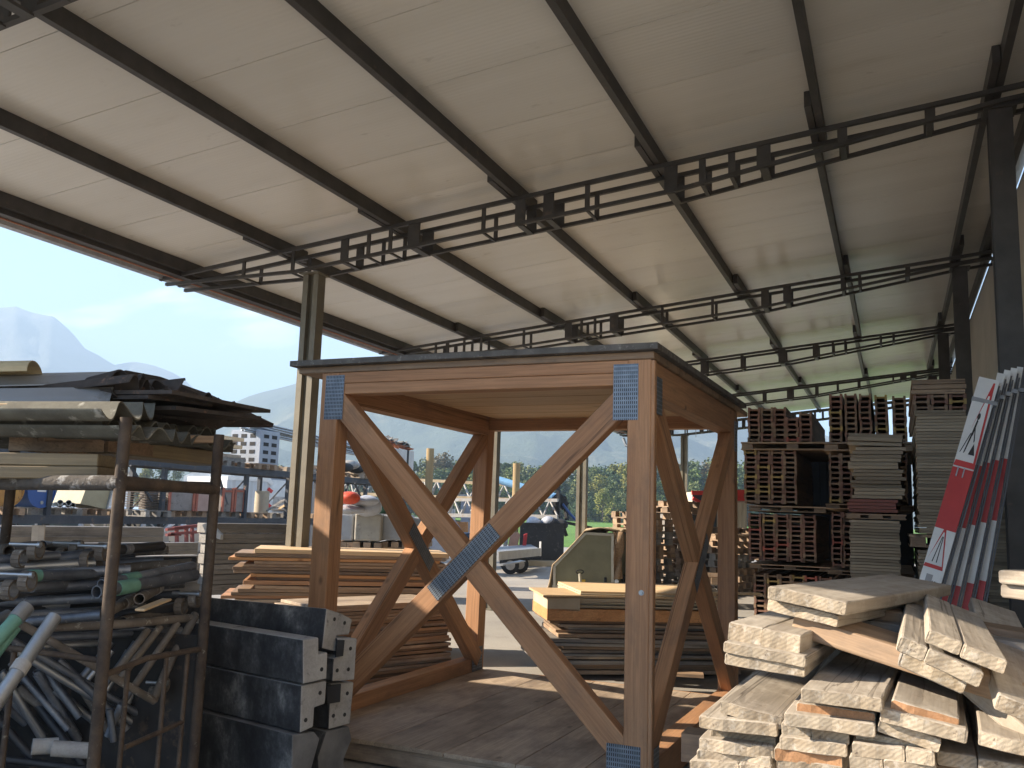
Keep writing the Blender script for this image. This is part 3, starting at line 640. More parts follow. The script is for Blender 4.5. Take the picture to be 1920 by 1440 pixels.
small_pallet(1585, 1700, 962, 975, YP, 'pallet splitting the narrower panel stack in two'); small_pallet(1588, 1690, 1196, 1240, YP, 'pallet on the ground below the narrower panel stack')
YQ = 8.6
panel_stack(1716, 1812, 769, YQ, PY(1760, 1000, YQ).z, .027, 'formwork panel in the upper part of the tall stack by the folded signs', 25, .004)
small_pallet(1705, 1822, 1001, 1030, YQ, 'pallet in the middle of the tall panel stack by the folded signs')
panel_stack(1722, 1816, 1031, YQ, .16, .027, 'formwork panel in the lower part of the tall stack by the folded signs', 26, .004); small_pallet(1715, 1822, PY(1760, 1000, YQ).z and 1300, 1330, YQ, 'pallet on the ground under the tall panel stack')
bundle(1712, 1812, 738, 768, 3, 3, YQ, 'formwork beam end lying on top of the tall panel stack', 13)
def flatb(x0, x1, y0, y1, Y, label, seed):
    tl = PY(x0, y0, Y); br = PY(x1, y1, Y); rr = random.Random(seed); n = 3; h = (tl.z - br.z) / n
    for k in range(n):
        o = put('timber_beam', MB().box(((tl.x + br.x) / 2 + rr.uniform(-.02, .02), Y + .9, br.z + h * (k + .5)), (br.x - tl.x, 1.8, h * .86)), MT['old']); tag(o, label, 'timber', 'short timbers on the tall panel stack')
flatb(1710, 1812, 712, 738, YQ, 'short dark timber on the very top of the tall panel stack', 3)
panel_stack(1842, 1905, 848, YQ + .5, .1, .027, 'formwork panel in the stack half hidden behind the folded signs', 27, .004)
# ---------------------------------------------------------------- folded road work signs leaning on the panel stacks
PRINT = flat('print_black', (.03, .03, .03), .6); SR, SW = MT['red'], MT['white']; GRY = flat('sign_back', (.10, .10, .105), .5)
def ribbon(p0, p1, w0, dpt, label, face=False):
    """one folded sign: leaf along p0 (foot) -> p1 (head); w0 wide, dpt deep"""
    ax = (p1 - p0); Ls = ax.length; x = ax.normalized(); nrm = (CO - (p0 + p1) / 2); nrm = (nrm - x * nrm.dot(x)).normalized()
    M = Matrix((x, nrm.cross(x), nrm)).transposed().to_4x4(); M.translation = p0
    if M.to_3x3().determinant() < 0: pass
    t_ = bpy.data.objects.new('folded_sign', None); link(t_, M); tag(t_, label, 'road sign', 'folded road signs leaning together')
    bands = [(0, .18, 'r'), (.18, .40, 'w'), (.40, .635, 'r'), (.635, 1.0, 'w')]
    for a, c, k in bands:
        put('leaf', MB().b2((a * Ls, -w0 / 2, -.012), (c * Ls - .0005, w0 / 2, 0)), SR if k == 'r' else SW, t_, local=True)
    for k, y in enumerate((-w0 / 2 - .008, -w0 / 2 - .022)): put('folded_leaf', MB().b2((.02 * Ls, y - .005, -dpt), (.985 * Ls - .03 * k, y + .005, -.02)), GRY, t_, local=True)
    put('frame_tube', MB().tube((-.02, 0, -.06), (Ls * 1.01, 0, -.06), .009, 8), MT['galv'], t_, local=True)
    put('clip', MB().b2((Ls * .9, -w0 / 2 - .028, -.02), (Ls * .915, w0 / 2 + .006, .006)), MT['galv'], t_, local=True)
    return t_, Ls, M
base = [(1712, 1200), (1748, 1200), (1772, 1195), (1800, 1190), (1826, 1185)]; head = [(1855, 710), (1878, 700), (1890, 694), (1902, 690), (1913, 688)]
dS = 5.7
lbs = ['folded red and white sign with a workman triangle on its face', 'grimy folded sign with red and white bands next to the one with the triangle', 'narrow folded sign, third in the leaning row', 'narrow folded sign, fourth in the leaning row', 'narrow folded sign nearest the steel column in the leaning row']
for k in range(5):
    p0 = D(*base[k], dS + .05 * k); p1 = D(*head[k], dS + .55 + .05 * k)
    t_, Ls, M = ribbon(p0, p1, (.13, .052, .045, .042, .04)[k], .10, lbs[k])
    if k == 0:
        w0 = .13
        def poly(name, pts, z, m_): put(name, MB().prism([(u * Ls, -vv * w0, z) for u, vv in pts], (0, 0, .0012)), m_, t_, local=True)
        # upper triangle: red rim, white field, workman with a heap
        poly('sign_panel', [(.64, -.5), (.64, .5), (.985, .34), (.985, .26)], .002, SR); poly('sign_field', [(.662, -.5), (.662, .38), (.93, .27), (.93, .2)], .0045, SW)
        f_ = .0068
        for q in ([(.69, -.40), (.695, -.34), (.775, -.08), (.77, -.14)], [(.69, -.22), (.695, -.16), (.765, -.02), (.775, -.08)], [(.76, -.10), (.765, .0), (.825, .07), (.83, .0)], [(.795, .0), (.80, .03), (.745, .16), (.738, .12)], [(.69, .02), (.69, .32), (.735, .17)]): poly('pictogram', q, f_, PRINT)
        ring = [(.842 + .014 * math.cos(q), .035 + .075 * math.sin(q)) for q in [i * math.pi / 5 for i in range(10)]]; poly('pictogram', ring, f_, PRINT)
        # lower triangle with two bars
        poly('sign_panel', [(.255, -.5), (.255, .40), (.40, .06), (.40, -.06)], .002, SR); poly('sign_field', [(.268, -.47), (.268, .31), (.388, .02), (.388, -.03)], .0045, SW)
        for q in (-.20, .0): poly('pictogram', [(.277, q), (.277, q + .045), (.372, q * .2 + .035), (.372, q * .2)], f_, PRINT)
        # maker's label
        poly('sign_label', [(.115, -.5), (.115, .38), (.245, .40), (.245, -.5)], .003, SW)
        for q in ([(.15, -.25), (.15, .05), (.232, .05), (.232, -.25)], [(.20, .16), (.20, .24), (.212, .24), (.212, .16)], [(.19, -.05), (.19, .22), (.214, .09)]): poly('pictogram', q, .0052, PRINT if q[0][0] > .16 else flat('print_grey', (.3, .3, .3)))
        poly('pictogram', [(.152, -.16), (.152, .12), (.19, .12), (.19, -.16)], .0068, flat('print_pink', (.6, .2, .17)))
        for q in range(8): poly('pictogram', [(.124, -.36 + q * .08), (.124, -.31 + q * .08), (.137, -.31 + q * .08), (.137, -.36 + q * .08)], .0052, PRINT)
        for q in (-.2, .1): put('hinge_clip', MB().b2((.60 * Ls, -q * w0, 0), (.635 * Ls, -q * w0 + .008, .012)), MT['galv'], t_, local=True)

a, c = PY(1500, 800, 15.9), PY(1716, 1100, 15.9); bc = thing('blue_backing_box', 'dark blue box added as dark backing behind the bundles of formwork beams', 'container', ((a.x + c.x) / 2, 17, 0)); nb = surf('dark_blue_backing', (.018, .028, .05), (.012, .018, .03), 3, .6)  # dark box added as backing so the gaps between bundles stay dark
put('wall', MB().b2((a.x, 15.9, 0), (c.x, 18.3, 2.75)), nb, bc); 
for k in range(14): put('rib', MB().b2((a.x + .1 + k * (c.x - a.x - .2) / 14, 15.86, .1), (a.x + .2 + k * (c.x - a.x - .2) / 14, 15.9, 2.65)), nb, bc)
# ---------------------------------------------------------------- rusty stillage, front left
st = thing('steel_stillage', 'rusty tall steel stillage holding boards and old sheets on its upper rails', 'stillage', (D(215, 1000, 4.2).x - .3, D(215, 1000, 4.2).y, 0))
RU = MT['rust']
pA = D(237, 783, 3.9); pB = D(411, 815, 4.6)
AB = V((pB.x - pA.x, pB.y - pA.y, 0)); lft = V((AB.y, -AB.x, 0)).normalized()
if lft.dot(CR) > 0: lft = -lft
WD = 1.25
def Pst(px, py, d): return D(px, py, d)
def post(p, top, r=.026):
    put('post', MB().tube((p.x, p.y, .02), (p.x, p.y, top), r, 12).box((p.x, p.y, .012), (.12, .12, .024)), RU, st)
post(pA, pA.z); post(pB, pB.z)
qA = pA + lft * WD; qB = pB + lft * WD; post(qA, pA.z - .02); post(qB, pB.z - .02)
zr = D(240, 904, 3.9).z
put('rail', MB().tube((pA.x, pA.y, zr), (pB.x, pB.y, zr - .01), .027, 10), RU, st)
put('rail', MB().tube((qA.x, qA.y, zr), (qB.x, qB.y, zr), .027, 10), RU, st)
put('rail', MB().tube((pA.x, pA.y, zr - .005), (qA.x, qA.y, zr - .03), .034, 10), surf('mortar_crusted_pipe', (.12, .105, .09), (.06, .052, .045), 12, .95, b=.9, bd=.012, spots=(.36, .35, .33), spot_scale=14, spot_at=.57), st)
put('rail', MB().tube((pB.x, pB.y, zr), (qB.x, qB.y, zr), .03, 10), RU, st)
z1a = D(213, 1255, 3.9).z; z1b = D(373, 1207, 4.6).z
put('side_bar', MB().path([(pA.x, pA.y, z1a), (pA.x + AB.x * .4, pA.y + AB.y * .4, z1a + .03), (pB.x, pB.y, z1b)], .014), RU, st)
def onAB(px, py):
    r = ray(px, py); n = V((-AB.y, AB.x, 0)); s = (pA - CO).dot(n) / r.dot(n); return CO + r * s
for (x0, y0, x1, y1) in ((240, 1256, 224, 1450), (313, 1222, 291, 1450), (352, 1224, 336, 1450)):
    a = onAB(x0, y0); c = onAB(x1, y1); put('grille_bar', MB().tube(a, (a.x, a.y, .05), .011, 8), RU, st)
put('grille_bar', MB().tube(onAB(233, 1402), onAB(341, 1354), .012, 8), RU, st); put('side_bar', MB().tube((pA.x, pA.y, .12), (pB.x, pB.y, .12), .02, 8), RU, st)
a = pA + lft * .45; put('grille_bar', MB().tube((a.x, a.y, .05), (a.x, a.y, D(104, 1215, 4.0).z), .013, 8), RU, st)
zz = D(100, 1213, 4.0).z; put('side_bar', MB().path([(pA.x, pA.y, zz - .01), (a.x, a.y, zz + .01), (qA.x, qA.y, zz)], .013), RU, st); put('side_bar', MB().tube((pA.x, pA.y, .12), (qA.x, qA.y, .12), .02, 8), RU, st)
bs = surf('dark_shade_sheet', (.035, .03, .028), (.015, .014, .013), 6, .8, .2, spots=(.09, .06, .04), spot_scale=9)  # near-black sheets added so the shaded inside of the stillage reads black
put('shade_side_sheet', MB().bar((pB.x, pB.y, .52), (qB.x, qB.y, .52), .008, .86), bs, st); put('shade_side_sheet', MB().bar((qA.x, qA.y, .52), (qB.x, qB.y, .52), .008, .86), bs, st)
put('shade_floor_sheet', MB().prism([(q.x, q.y, .13) for q in (pA, pB, qB, qA)], (0, 0, .01)), bs, st)
# boards and sheets on the stillage
abn = AB.normalized()
def onrack(name, label, cat, px0, px1, d0, d1, w_, t_, mat, up=(0, 0, 1), group=None):
    a = D(*px0, d0); c = D(*px1, d1); Lb = (c - a).length
    o = put(name, MB().box((Lb / 2, 0, 0), (Lb, w_, t_)), mat, None, frame(a, c - a, up), .004); return tag(o, label, cat, group)
yb = wood('yellowed_board', (.28, .22, .125), (.20, .15, .085), dirt=(.14, .11, .08)); GB = 'boards on the rusty stillage'
onrack('timber_board', 'yellowish thick board resting lowest on the stillage rail', 'board', (-330, 884), (206, 889), 4.0, 4.1, .3, .055, yb, group=GB)
onrack('timber_board', 'yellowish board lying second from below on the stillage', 'board', (-330, 857), (205, 866), 4.02, 4.12, .28, .055, yb, group=GB)
onrack('timber_board', 'long yellowish board slanting behind the two rusty posts', 'board', (190, 838), (392, 861), 4.6, 5.15, .25, .075, yb, group=GB)
cr = thing('timber_crate', 'dark brown timber crate between the boards and the corrugated sheets', 'crate', D(95, 845, 4.25))
a = D(15, 845, 4.2); c = D(193, 848, 4.35); u_ = (c - a).normalized(); hh = .135
put('side', MB().bar(a + V((0, 0, hh / 2)), c + V((0, 0, hh / 2)), .02, hh), MT['old'], cr); put('rim', MB().bar(a + V((0, 0, hh)) - V((0, .02, 0)), c + V((0, 0, hh - .02)) - V((0, .02, 0)), .03, .02), MT['old'], cr)
put('side', MB().bar(a + V((0, 0, hh / 2)) + abn * .6, c + V((0, 0, hh / 2)) + abn * .6, .02, hh), MT['old'], cr)
for q in (a, c): put('end', MB().bar(q + V((0, 0, hh / 2)) + abn * .02, q + V((0, 0, hh / 2)) + abn * .59, .02, hh - .01), MT['old'], cr)
onrack('timber_board', 'dark flat board under the lowest corrugated sheet', 'board', (60, 822), (375, 826), 4.3, 4.9, .35, .04, MT['old'], group=GB)
fc = surf('fibre_cement', (.15, .145, .115), (.085, .08, .065), 7, .95, b=.5, bd=.004, spots=(.30, .29, .25), spot_scale=11, rand=.1, fine=.35)
dkc = surf('dark_broken_sheet', (.075, .062, .055), (.035, .03, .028), 9, .95, b=.6, rand=.2, spots=(.22, .13, .09), spot_scale=16, spot_at=.64)
def corrug(label, c0, c1, rdir, lg, pitch=.177, amp=.028, mat=None, th=.009, sag=.0, seed=0, ragged=.02, group='corrugated sheets piled on the stillage'):
    """c0->c1 across the waves; the ridges run along rdir for lg"""
    e = c1 - c0; Wd = e.length; e.normalize(); r_ = V(rdir).normalized(); n = e.cross(r_).normalized()
    if n.z < 0: n = -n
    nu = max(16, int(Wd / pitch * 14)); nv = 8; b = MB(); rr = random.Random(seed); ph = rr.uniform(0, 6)
    vs = []
    for lay in (0, 1):
        for j in range(nv + 1):
            for i in range(nu + 1):
                u = Wd * i / nu; v = lg * j / nv
                if j == 0: v += ragged * (math.sin(u * 9 + ph) + .6 * math.sin(u * 23 + ph * 2))
                z = amp * math.cos(2 * math.pi * u / pitch + ph) - sag * (u / Wd) ** 2 - lay * th
                vs.append(c0 + e * u + r_ * v + n * z)
    k = nu + 1; m = k * (nv + 1); fs = []
    for j in range(nv):
        for i in range(nu):
            q = j * k + i; fs.append((q, q + 1, q + k + 1, q + k)); fs.append((m + q, m + q + k, m + q + k + 1, m + q + 1))
    for i in range(nu): fs.append((i, m + i, m + i + 1, i + 1)); q = nv * k + i; fs.append((q, q + 1, m + q + 1, m + q))
    for j in range(nv): q = j * k; fs.append((q, q + k, m + q + k, m + q)); q += nu; fs.append((q, m + q, m + q + k, q + k))
    b.add(vs, fs, True); o = put('corrugated_sheet', b, mat or fc); 
    for pl in o.data.polygons:
        pass
    es = o.modifiers.new('edges', 'EDGE_SPLIT'); es.split_angle = R(50)
    return tag(o, label, 'roofing sheet', group)
c0 = D(232, 806, 3.86); c1 = D(449, 823, 5.25)
corrug('grey corrugated fibre cement sheet overhanging the rusty posts, lowest of the pile', c0, c1, lft, 2.3, seed=1, sag=.05)
corrug('second grey corrugated sheet lying on the overhanging lowest one', c0 + V((-.05, .0, .035)) + lft * .1, c1 + V((-.12, .0, .04)) + lft * .06, lft, 2.3, seed=2)
corrug('brown grey corrugated sheet, third from below in the pile', c0 + V((0, 0, .075)) + lft * .02 - abn * .1, D(300, 770, 4.5), lft, 2.2, seed=3, amp=.04, pitch=.26)
corrug('dark broken corrugated sheet sloping down to the tip of the pile', D(215, 728, 4.5), D(447, 778, 5.5), lft - V((0, 0, .1)), 1.6, mat=dkc, seed=4, amp=.03, pitch=.13)
corrug('dark broken corrugated sheet forming the ridge of the pile', D(205, 700, 4.6), D(438, 764, 5.5), lft + V((0, 0, -.22)), 1.2, mat=dkc, seed=5, amp=.03, pitch=.13, ragged=.04)
corrug('dark broken sheet with reddish rim near the crest of the pile', D(225, 716, 4.45), D(330, 722, 5.1), lft + V((0, 0, -.1)), .8, mat=dkc, seed=6, amp=.035, pitch=.15, ragged=.05)
corrug('small dark splintered sheet poking out of the end of the pile', D(330, 757, 5.0), D(447, 772, 5.6), lft - V((0, 0, .05)), .5, mat=dkc, seed=7, amp=.012, ragged=.06)
for k, (a, c, w_) in enumerate(((D(250, 735, 4.5), D(445, 771, 5.4), .45), (D(270, 765, 4.6), D(436, 784, 5.3), .4), (D(205, 745, 4.55), D(330, 760, 5.0), .5))):
    o = put('sheet_fragment', MB().bar(a, c, w_, .02), dkc); tag(o, ('dark flat fragment along the top of the broken sheets', 'dark flat fragment at the underside of the broken sheets', 'dark flat fragment beside the folded grey metal sheets')[k], 'fragment', 'fragments among the broken sheets')
for k, (pl_, d_, ex_) in enumerate((([(203, 702), (236, 694), (300, 706), (372, 738), (441, 770), (438, 778), (340, 776), (205, 762)], 4.95, .5), ([(215, 722), (300, 735), (380, 765), (330, 785), (220, 775)], 4.7, .4))):
    b = MB(); P_ = [D(x, y, d_ + (x - 203) * .003) for x, y in pl_]; b.prism(P_, lft * 0 + V((AB.x, AB.y, 0)).normalized() * ex_ + V((0, 0, -.03))); o = put('sheet_fragment', b, dkc); tag(o, ('big dark crumpled sheet inside the heap of broken roofing', 'smaller dark crumpled sheet low in the heap of broken roofing')[k], 'fragment', 'fragments among the broken sheets')
mg = surf('dull_grey_metal', (.33, .34, .35), (.24, .25, .26), 2.5, .5, .35, stretch=(.4, 1, 1), rand=.06, spots=(.20, .195, .185), spot_scale=6)
def folded(label, p0, p1, prof, mat, group='folded metal sheets on top of the pile'):
    """profile (u away from the camera, z up) swept from p0 to p1"""
    ax = (p1 - p0); x = ax.normalized(); y = V((0, 0, 1)).cross(x).normalized(); z = x.cross(y); b = MB(); n = len(prof); vs = []
    for q in (p0, p1):
        for s in (0, 1):
            for (u, h) in prof: vs.append(q + y * u + z * (h - s * .006))
    fs = []
    for i in range(n - 1): fs += [(i, i + 1, 2 * n + i + 1, 2 * n + i), (n + i, 3 * n + i, 3 * n + i + 1, n + i + 1), (i, n + i, n + i + 1, i + 1), (2 * n + i, 2 * n + i + 1, 3 * n + i + 1, 3 * n + i)]
    fs += [(0, 2 * n, 3 * n, n), (n - 1, 2 * n - 1, 4 * n - 1, 3 * n - 1)]
    b.add(vs, fs); o = put('folded_sheet', b, mat); return tag(o, label, 'metal sheet', group)
folded('long folded grey metal sheet with a bent rim, lower one on the pile', D(-260, 748, 4.3), D(208, 742, 4.5), [(-.02, -.03), (.0, .0), (.04, .05), (.5, .06), (.53, .0)], mg)
folded('long folded grey metal sheet, upper one with a sloping end', D(-260, 718, 4.35), D(196, 708, 4.7), [(-.02, -.03), (.02, .02), (.2, .06), (.6, .07), (.64, .0)], mg)
yc = surf('pale_ridge_cap', (.52, .44, .27), (.40, .33, .2), 8, .8, rand=.0); pr = [(.13 * math.cos(q) + .1, .065 * math.sin(q)) for q in [math.pi * i / 10 for i in range(11)]][::-1]
folded('pale yellow half round ridge tile lying on the very top of the pile', D(-140, 699, 4.4), D(54, 695, 4.5), pr, yc, None)
onrack('timber_board', 'thin orange lit batten between the folded sheets and the corrugated ones', 'board', (-200, 765), (76, 762), 4.1, 4.15, .1, .02, MT['pale'], group=GB)
# ---------------------------------------------------------------- scaffold tubes and frames heaped inside and beside the stillage
TG = MT['tubeg']; GT = 'scaffold tubes heaped by the stillage'
def sct(label, x0, y0, x1, y1, d0, d1, r=.024, mat=None, sleeve=None, group=GT):
    a = D(x0, y0, d0); c = D(x1, y1, d1); Lb = (c - a).length; M = frame(a, c - a)
    o = put('scaffold_tube', MB().tube((0, 0, 0), (Lb, 0, 0), r, 14, hollow=.82), mat or TG, None, M); tag(o, label, 'scaffold tube', group)
    if sleeve:
        s0, s1, sm = sleeve; put('sleeve', MB().tube((Lb * s0, 0, 0), (Lb * s1, 0, 0), r * 1.15, 14, hollow=.9), sm, o, M)
    return o
BK = surf('black_tube', (.035, .037, .042), (.02, .021, .024), 8, .55, .2, rand=.1); GN = MT['green']; BRT = surf('brown_tube', (.17, .145, .12), (.09, .075, .06), 9, .8, .1, rand=.1, spots=(.3, .28, .25), spot_scale=30)
LT = [('long steel tube ending at the clamp beside the rusty post', -120, 1082, 172, 1039, 4.1, 4.5, .032, None, None), ('black coated tube sticking out to the right, on top of the heap', 195, 1033, 303, 1024, 4.35, 4.8, .026, BK, (.3, .42, TG)),
('short tube with its open mouth at the picture edge', 17, 1033, -100, 1020, 4.3, 4.6, .03, BRT, None), ('tube lying behind the clamp on top of the heap', 62, 1024, -90, 1040, 4.5, 4.6, .026, BRT, None), ('tube mouth below the grey boards on the heap', 78, 1022, 140, 1030, 4.6, 5.2, .024, BK, None),
('brown tube running to the post under the long steel one', -110, 1092, 192, 1061, 4.0, 4.4, .026, BRT, None), ('grey tube with a green sleeve near its clamp', 44, 1080, 184, 1076, 3.95, 4.3, .024, None, (.07, .2, GN)), ('tube under the one with the green sleeve', 60, 1101, 194, 1091, 4.0, 4.4, .024, None, None),
('paler tube with green collar reaching right behind the post, upper one', 190, 1096, 362, 1062, 4.15, 4.75, .026, None, (.22, .36, GN)), ('paler tube with green collar reaching right behind the post, lower one', 181, 1110, 366, 1078, 4.05, 4.7, .03, None, (.18, .36, GN)),
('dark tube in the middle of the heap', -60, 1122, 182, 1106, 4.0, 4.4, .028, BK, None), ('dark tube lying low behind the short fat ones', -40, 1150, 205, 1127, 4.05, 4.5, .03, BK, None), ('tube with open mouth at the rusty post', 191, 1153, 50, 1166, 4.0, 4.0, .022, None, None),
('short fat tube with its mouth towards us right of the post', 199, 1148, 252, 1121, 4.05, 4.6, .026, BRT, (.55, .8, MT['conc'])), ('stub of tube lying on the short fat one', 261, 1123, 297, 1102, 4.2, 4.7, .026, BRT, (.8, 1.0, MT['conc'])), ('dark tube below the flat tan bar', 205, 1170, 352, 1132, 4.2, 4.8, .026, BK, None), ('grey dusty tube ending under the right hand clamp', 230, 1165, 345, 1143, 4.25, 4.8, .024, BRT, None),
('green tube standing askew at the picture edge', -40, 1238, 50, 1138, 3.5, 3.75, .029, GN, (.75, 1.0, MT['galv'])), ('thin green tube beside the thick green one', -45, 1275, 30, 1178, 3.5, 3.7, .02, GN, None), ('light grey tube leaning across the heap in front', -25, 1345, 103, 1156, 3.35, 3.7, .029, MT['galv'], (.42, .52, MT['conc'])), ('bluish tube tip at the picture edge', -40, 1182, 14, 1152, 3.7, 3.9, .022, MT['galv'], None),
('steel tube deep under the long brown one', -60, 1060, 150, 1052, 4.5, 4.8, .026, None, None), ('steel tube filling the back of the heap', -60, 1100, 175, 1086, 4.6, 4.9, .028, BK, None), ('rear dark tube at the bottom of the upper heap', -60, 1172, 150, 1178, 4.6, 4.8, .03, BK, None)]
for k in range(30):  # filler tubes added behind the heap so its gaps read dark
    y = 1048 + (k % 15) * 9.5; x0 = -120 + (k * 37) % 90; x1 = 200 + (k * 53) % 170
    LT.append(('dark filler tube deep in the heap, added where the gaps read black', x0, y + (k * 7) % 11, x1, y - 6 - (k * 5) % 16, 4.75 + .25 * (k // 15), 5.0 + .25 * (k // 15), .026, (BK, BK, None, BRT)[k % 4], None))
for q in LT: sct(*q)
onrack('flat_bar', 'tan flat bar lying between the tubes right of the post', 'bar', (262, 1144), (313, 1124), 4.1, 4.4, .05, .012, MT['pale'])
def clamp(label, px, py, d, sc=1.0):
    c = D(px, py, d); t_ = thing('tube_clamp', label, 'clamp', c, R(20), 'tube clamps on the heap'); r = .032 * sc
    for s in (-1, 1):
        b = MB(); 
        for k in range(14):
            q0, q1 = 2 * math.pi * k / 14, 2 * math.pi * (k + 1) / 14
            b.bar((s * .03 * sc, r * math.cos(q0), r * math.sin(q0) + s * .02), (s * .03 * sc, r * math.cos(q1), r * math.sin(q1) + s * .02), .009 * sc, .032 * sc, up=(1, 0, 0))
        put('jaw', b, BRT, t_, local=True)
    put('bolt', MB().tube((-.06 * sc, -.03, .04 * sc), (.06 * sc, -.03, .04 * sc), .008, 8).tube((.05 * sc, -.03, .04 * sc), (.062 * sc, -.03, .04 * sc), .014, 6), MT['galv'], t_, local=True)
for q in (('big round clamp hanging at the end of the green sleeved tube', 35, 1098, 3.9, 1.25), ('clamp on top of the heap beside the brown tube mouth', 52, 1040, 4.1, 1.2), ('clamp at the end of the long steel tube', 178, 1042, 4.3, 1.2), ('clamp dangling on the frame rail beside the far post', 298, 1292, 4.4, .9), ('clamp lying at the right end of the dark tubes', 352, 1130, 4.6, 1.2), ('mortar covered clamp behind the tubes on top of the heap', 130, 1036, 4.5, 1.2)): clamp(*q)
def sframe(label, rails, r, mat):
    a = D(*rails[0][0]); t_ = thing('scaffold_ladder', label, 'scaffold frame', a, 0, 'scaffold frames in the heap')
    for k, q in enumerate(rails):
        put('rail', MB().path([D(*p_) for p_ in q], r * (1 if k < 2 else .85), 10), mat, t_)
sframe('mortar splashed scaffold frame with parallel rungs between the rusty posts', [[(95, 1176, 4.0), (230, 1170, 4.2), (362, 1158, 4.6), (366, 1152, 4.62)], [(366, 1155, 4.6), (322, 1235, 4.45), (287, 1314, 4.3)], [(32, 1166, 3.85), (170, 1245, 4.05), (290, 1315, 4.3)], [(333, 1168, 4.5), (250, 1290, 4.25)], [(278, 1180, 4.35), (212, 1268, 4.2)], [(302, 1173, 4.45), (222, 1278, 4.3)]], .021, BRT)
sframe('dark scaffold frame standing in the bottom of the stillage', [[(110, 1238, 4.3), (185, 1310, 4.35), (238, 1368, 4.4)], [(60, 1225, 4.4), (150, 1345, 4.4)], [(20, 1242, 4.4), (128, 1368, 4.4)], [(228, 1320, 4.35), (202, 1380, 4.35)], [(205, 1330, 4.3), (214, 1390, 4.3)]], .02, TG)
for k in range(2):
    o_ = 18 + 16 * k
    sframe(('grey scaffold frame stacked right behind the mortar splashed one', 'grey scaffold frame stacked last behind the mortar splashed one')[k], [[(80, 1178 + o_, 4.25 + .12 * k), (340 - 12 * k, 1164 + o_, 4.75 + .1 * k)], [(342 - 12 * k, 1166 + o_, 4.75 + .1 * k), (262 - 10 * k, 1322 + o_, 4.5)], [(20, 1180 + o_, 4.15), (266 - 10 * k, 1324 + o_, 4.5)], [(312 - 14 * k, 1172 + o_, 4.7), (232, 1298 + o_, 4.45)], [(255 - 14 * k, 1186 + o_, 4.5), (190, 1276 + o_, 4.4)], [(210, 1186 + o_, 4.45), (150, 1256 + o_, 4.35)]], .02, (TG, MT['galv'])[k])
for k in range(10):
    x = -30 + 33 * (k % 6); sct('slanting grey rail end in the dark lower part of the heap', x, 1236 + (k * 29) % 60, x + 78, 1350 + (k * 31) % 60, 4.35 + .05 * (k % 3), 4.5, .02, (TG, MT['galv'], BRT)[k % 3])
for k in range(9):
    y = 1046 + 13 * k; sct('bluish grey tube lying in the upper part of the heap', -90 + (k * 41) % 60, y + 10, 110 + (k * 67) % 150, y - 4, 3.95 + .04 * (k % 4), 4.3 + .03 * (k % 3), .023, (TG, MT['galv'])[k % 2])
sframe('dark scaffold frame lying lowest in the stillage', [[(-20, 1330, 4.3), (60, 1420, 4.3)], [(40, 1280, 4.5), (160, 1440, 4.4)], [(-20, 1420, 4.2), (180, 1445, 4.3)]], .02, BK)
for k, (x0, x1) in enumerate(((60, 108), (98, 178))):
    sct(('mortar filled tube piece on the stillage floor, shorter one', 'mortar filled tube piece on the stillage floor, longer one')[k], x0, 1400 + 3 * k, x1, 1398 + 10 * k, 4.0, 4.05, .035, MT['conc'])
# ---------------------------------------------------------------- concrete elements stacked beside the stillage
ub = V((.974, -.225, 0)).normalized()
def block(label, poly, lg, d, shift=0, rot=0, mats=None):
    a = D(*poly[0], d); n = Matrix.Rotation(R(rot), 3, 'Z') @ ub
    pts = []
    for q in poly:
        r = ray(*q); pts.append(CO + r * ((a - CO).dot(n) / r.dot(n)))
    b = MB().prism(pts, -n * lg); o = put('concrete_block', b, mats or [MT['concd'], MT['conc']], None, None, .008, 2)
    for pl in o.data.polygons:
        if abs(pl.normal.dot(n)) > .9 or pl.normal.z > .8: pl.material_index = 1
    M = o.matrix_basis
    for pl in o.data.polygons: pl.use_smooth = False
    return tag(o, label, 'concrete block', 'concrete elements stacked by the timber tower'), pts, n
def holes(o, n, spots, d):
    for (x, y) in spots:
        r = ray(x, y); c = CO + r * ((d - CO).dot(n) / r.dot(n)); put('bolt_hole', MB().tube(c + n * .002, c - n * .004, .011, 10), MT['dark'], o)
o, p_, n = block('long concrete element with stained side, upper one of the front pair', [(568, 1200), (598, 1195), (598, 1227), (615, 1223), (613, 1273), (568, 1283)], 1.25, 4.55); holes(o, n, [(603, 1255)], p_[0])
o, p_, n = block('long concrete element with stained side, lower one of the front pair', [(565, 1286), (613, 1276), (610, 1320), (590, 1327), (588, 1363), (562, 1375)], 1.25, 4.55); holes(o, n, [(600, 1299), (573, 1350)], p_[0])
o, p_, n = block('long concrete element turned slightly, topmost at the back', [(612, 1141), (640, 1150), (661, 1161), (655, 1190), (632, 1192), (630, 1222), (604, 1216)], 1.4, 4.85, rot=9); holes(o, n, [(627, 1161), (646, 1168)], p_[0])
o, p_, n = block('concrete element with a dark recess in its end, upper one at the back', [(632, 1196), (670, 1197), (665, 1275), (623, 1278), (626, 1235), (637, 1230)], 1.3, 4.9); holes(o, n, [(657, 1216), (632, 1257), (653, 1255)], p_[0]); put('recess', MB().prism([q + n * .002 for q in [D(632, 1200, 4.86), D(646, 1200, 4.88), D(643, 1230, 4.88), D(630, 1232, 4.86)]], -n * .01), MT['dark'], o)
o, p_, n = block('concrete element with a dark recess in its end, lower one at the back', [(620, 1281), (664, 1279), (657, 1357), (616, 1368)], 1.3, 4.9); holes(o, n, [(651, 1300), (625, 1342), (646, 1340)], p_[0]); put('recess', MB().prism([q + n * .003 for q in [D(613, 1286, 4.86), D(639, 1282, 4.88), D(637, 1316, 4.88), D(613, 1320, 4.86)]], -n * .01), MT['dark'], o)
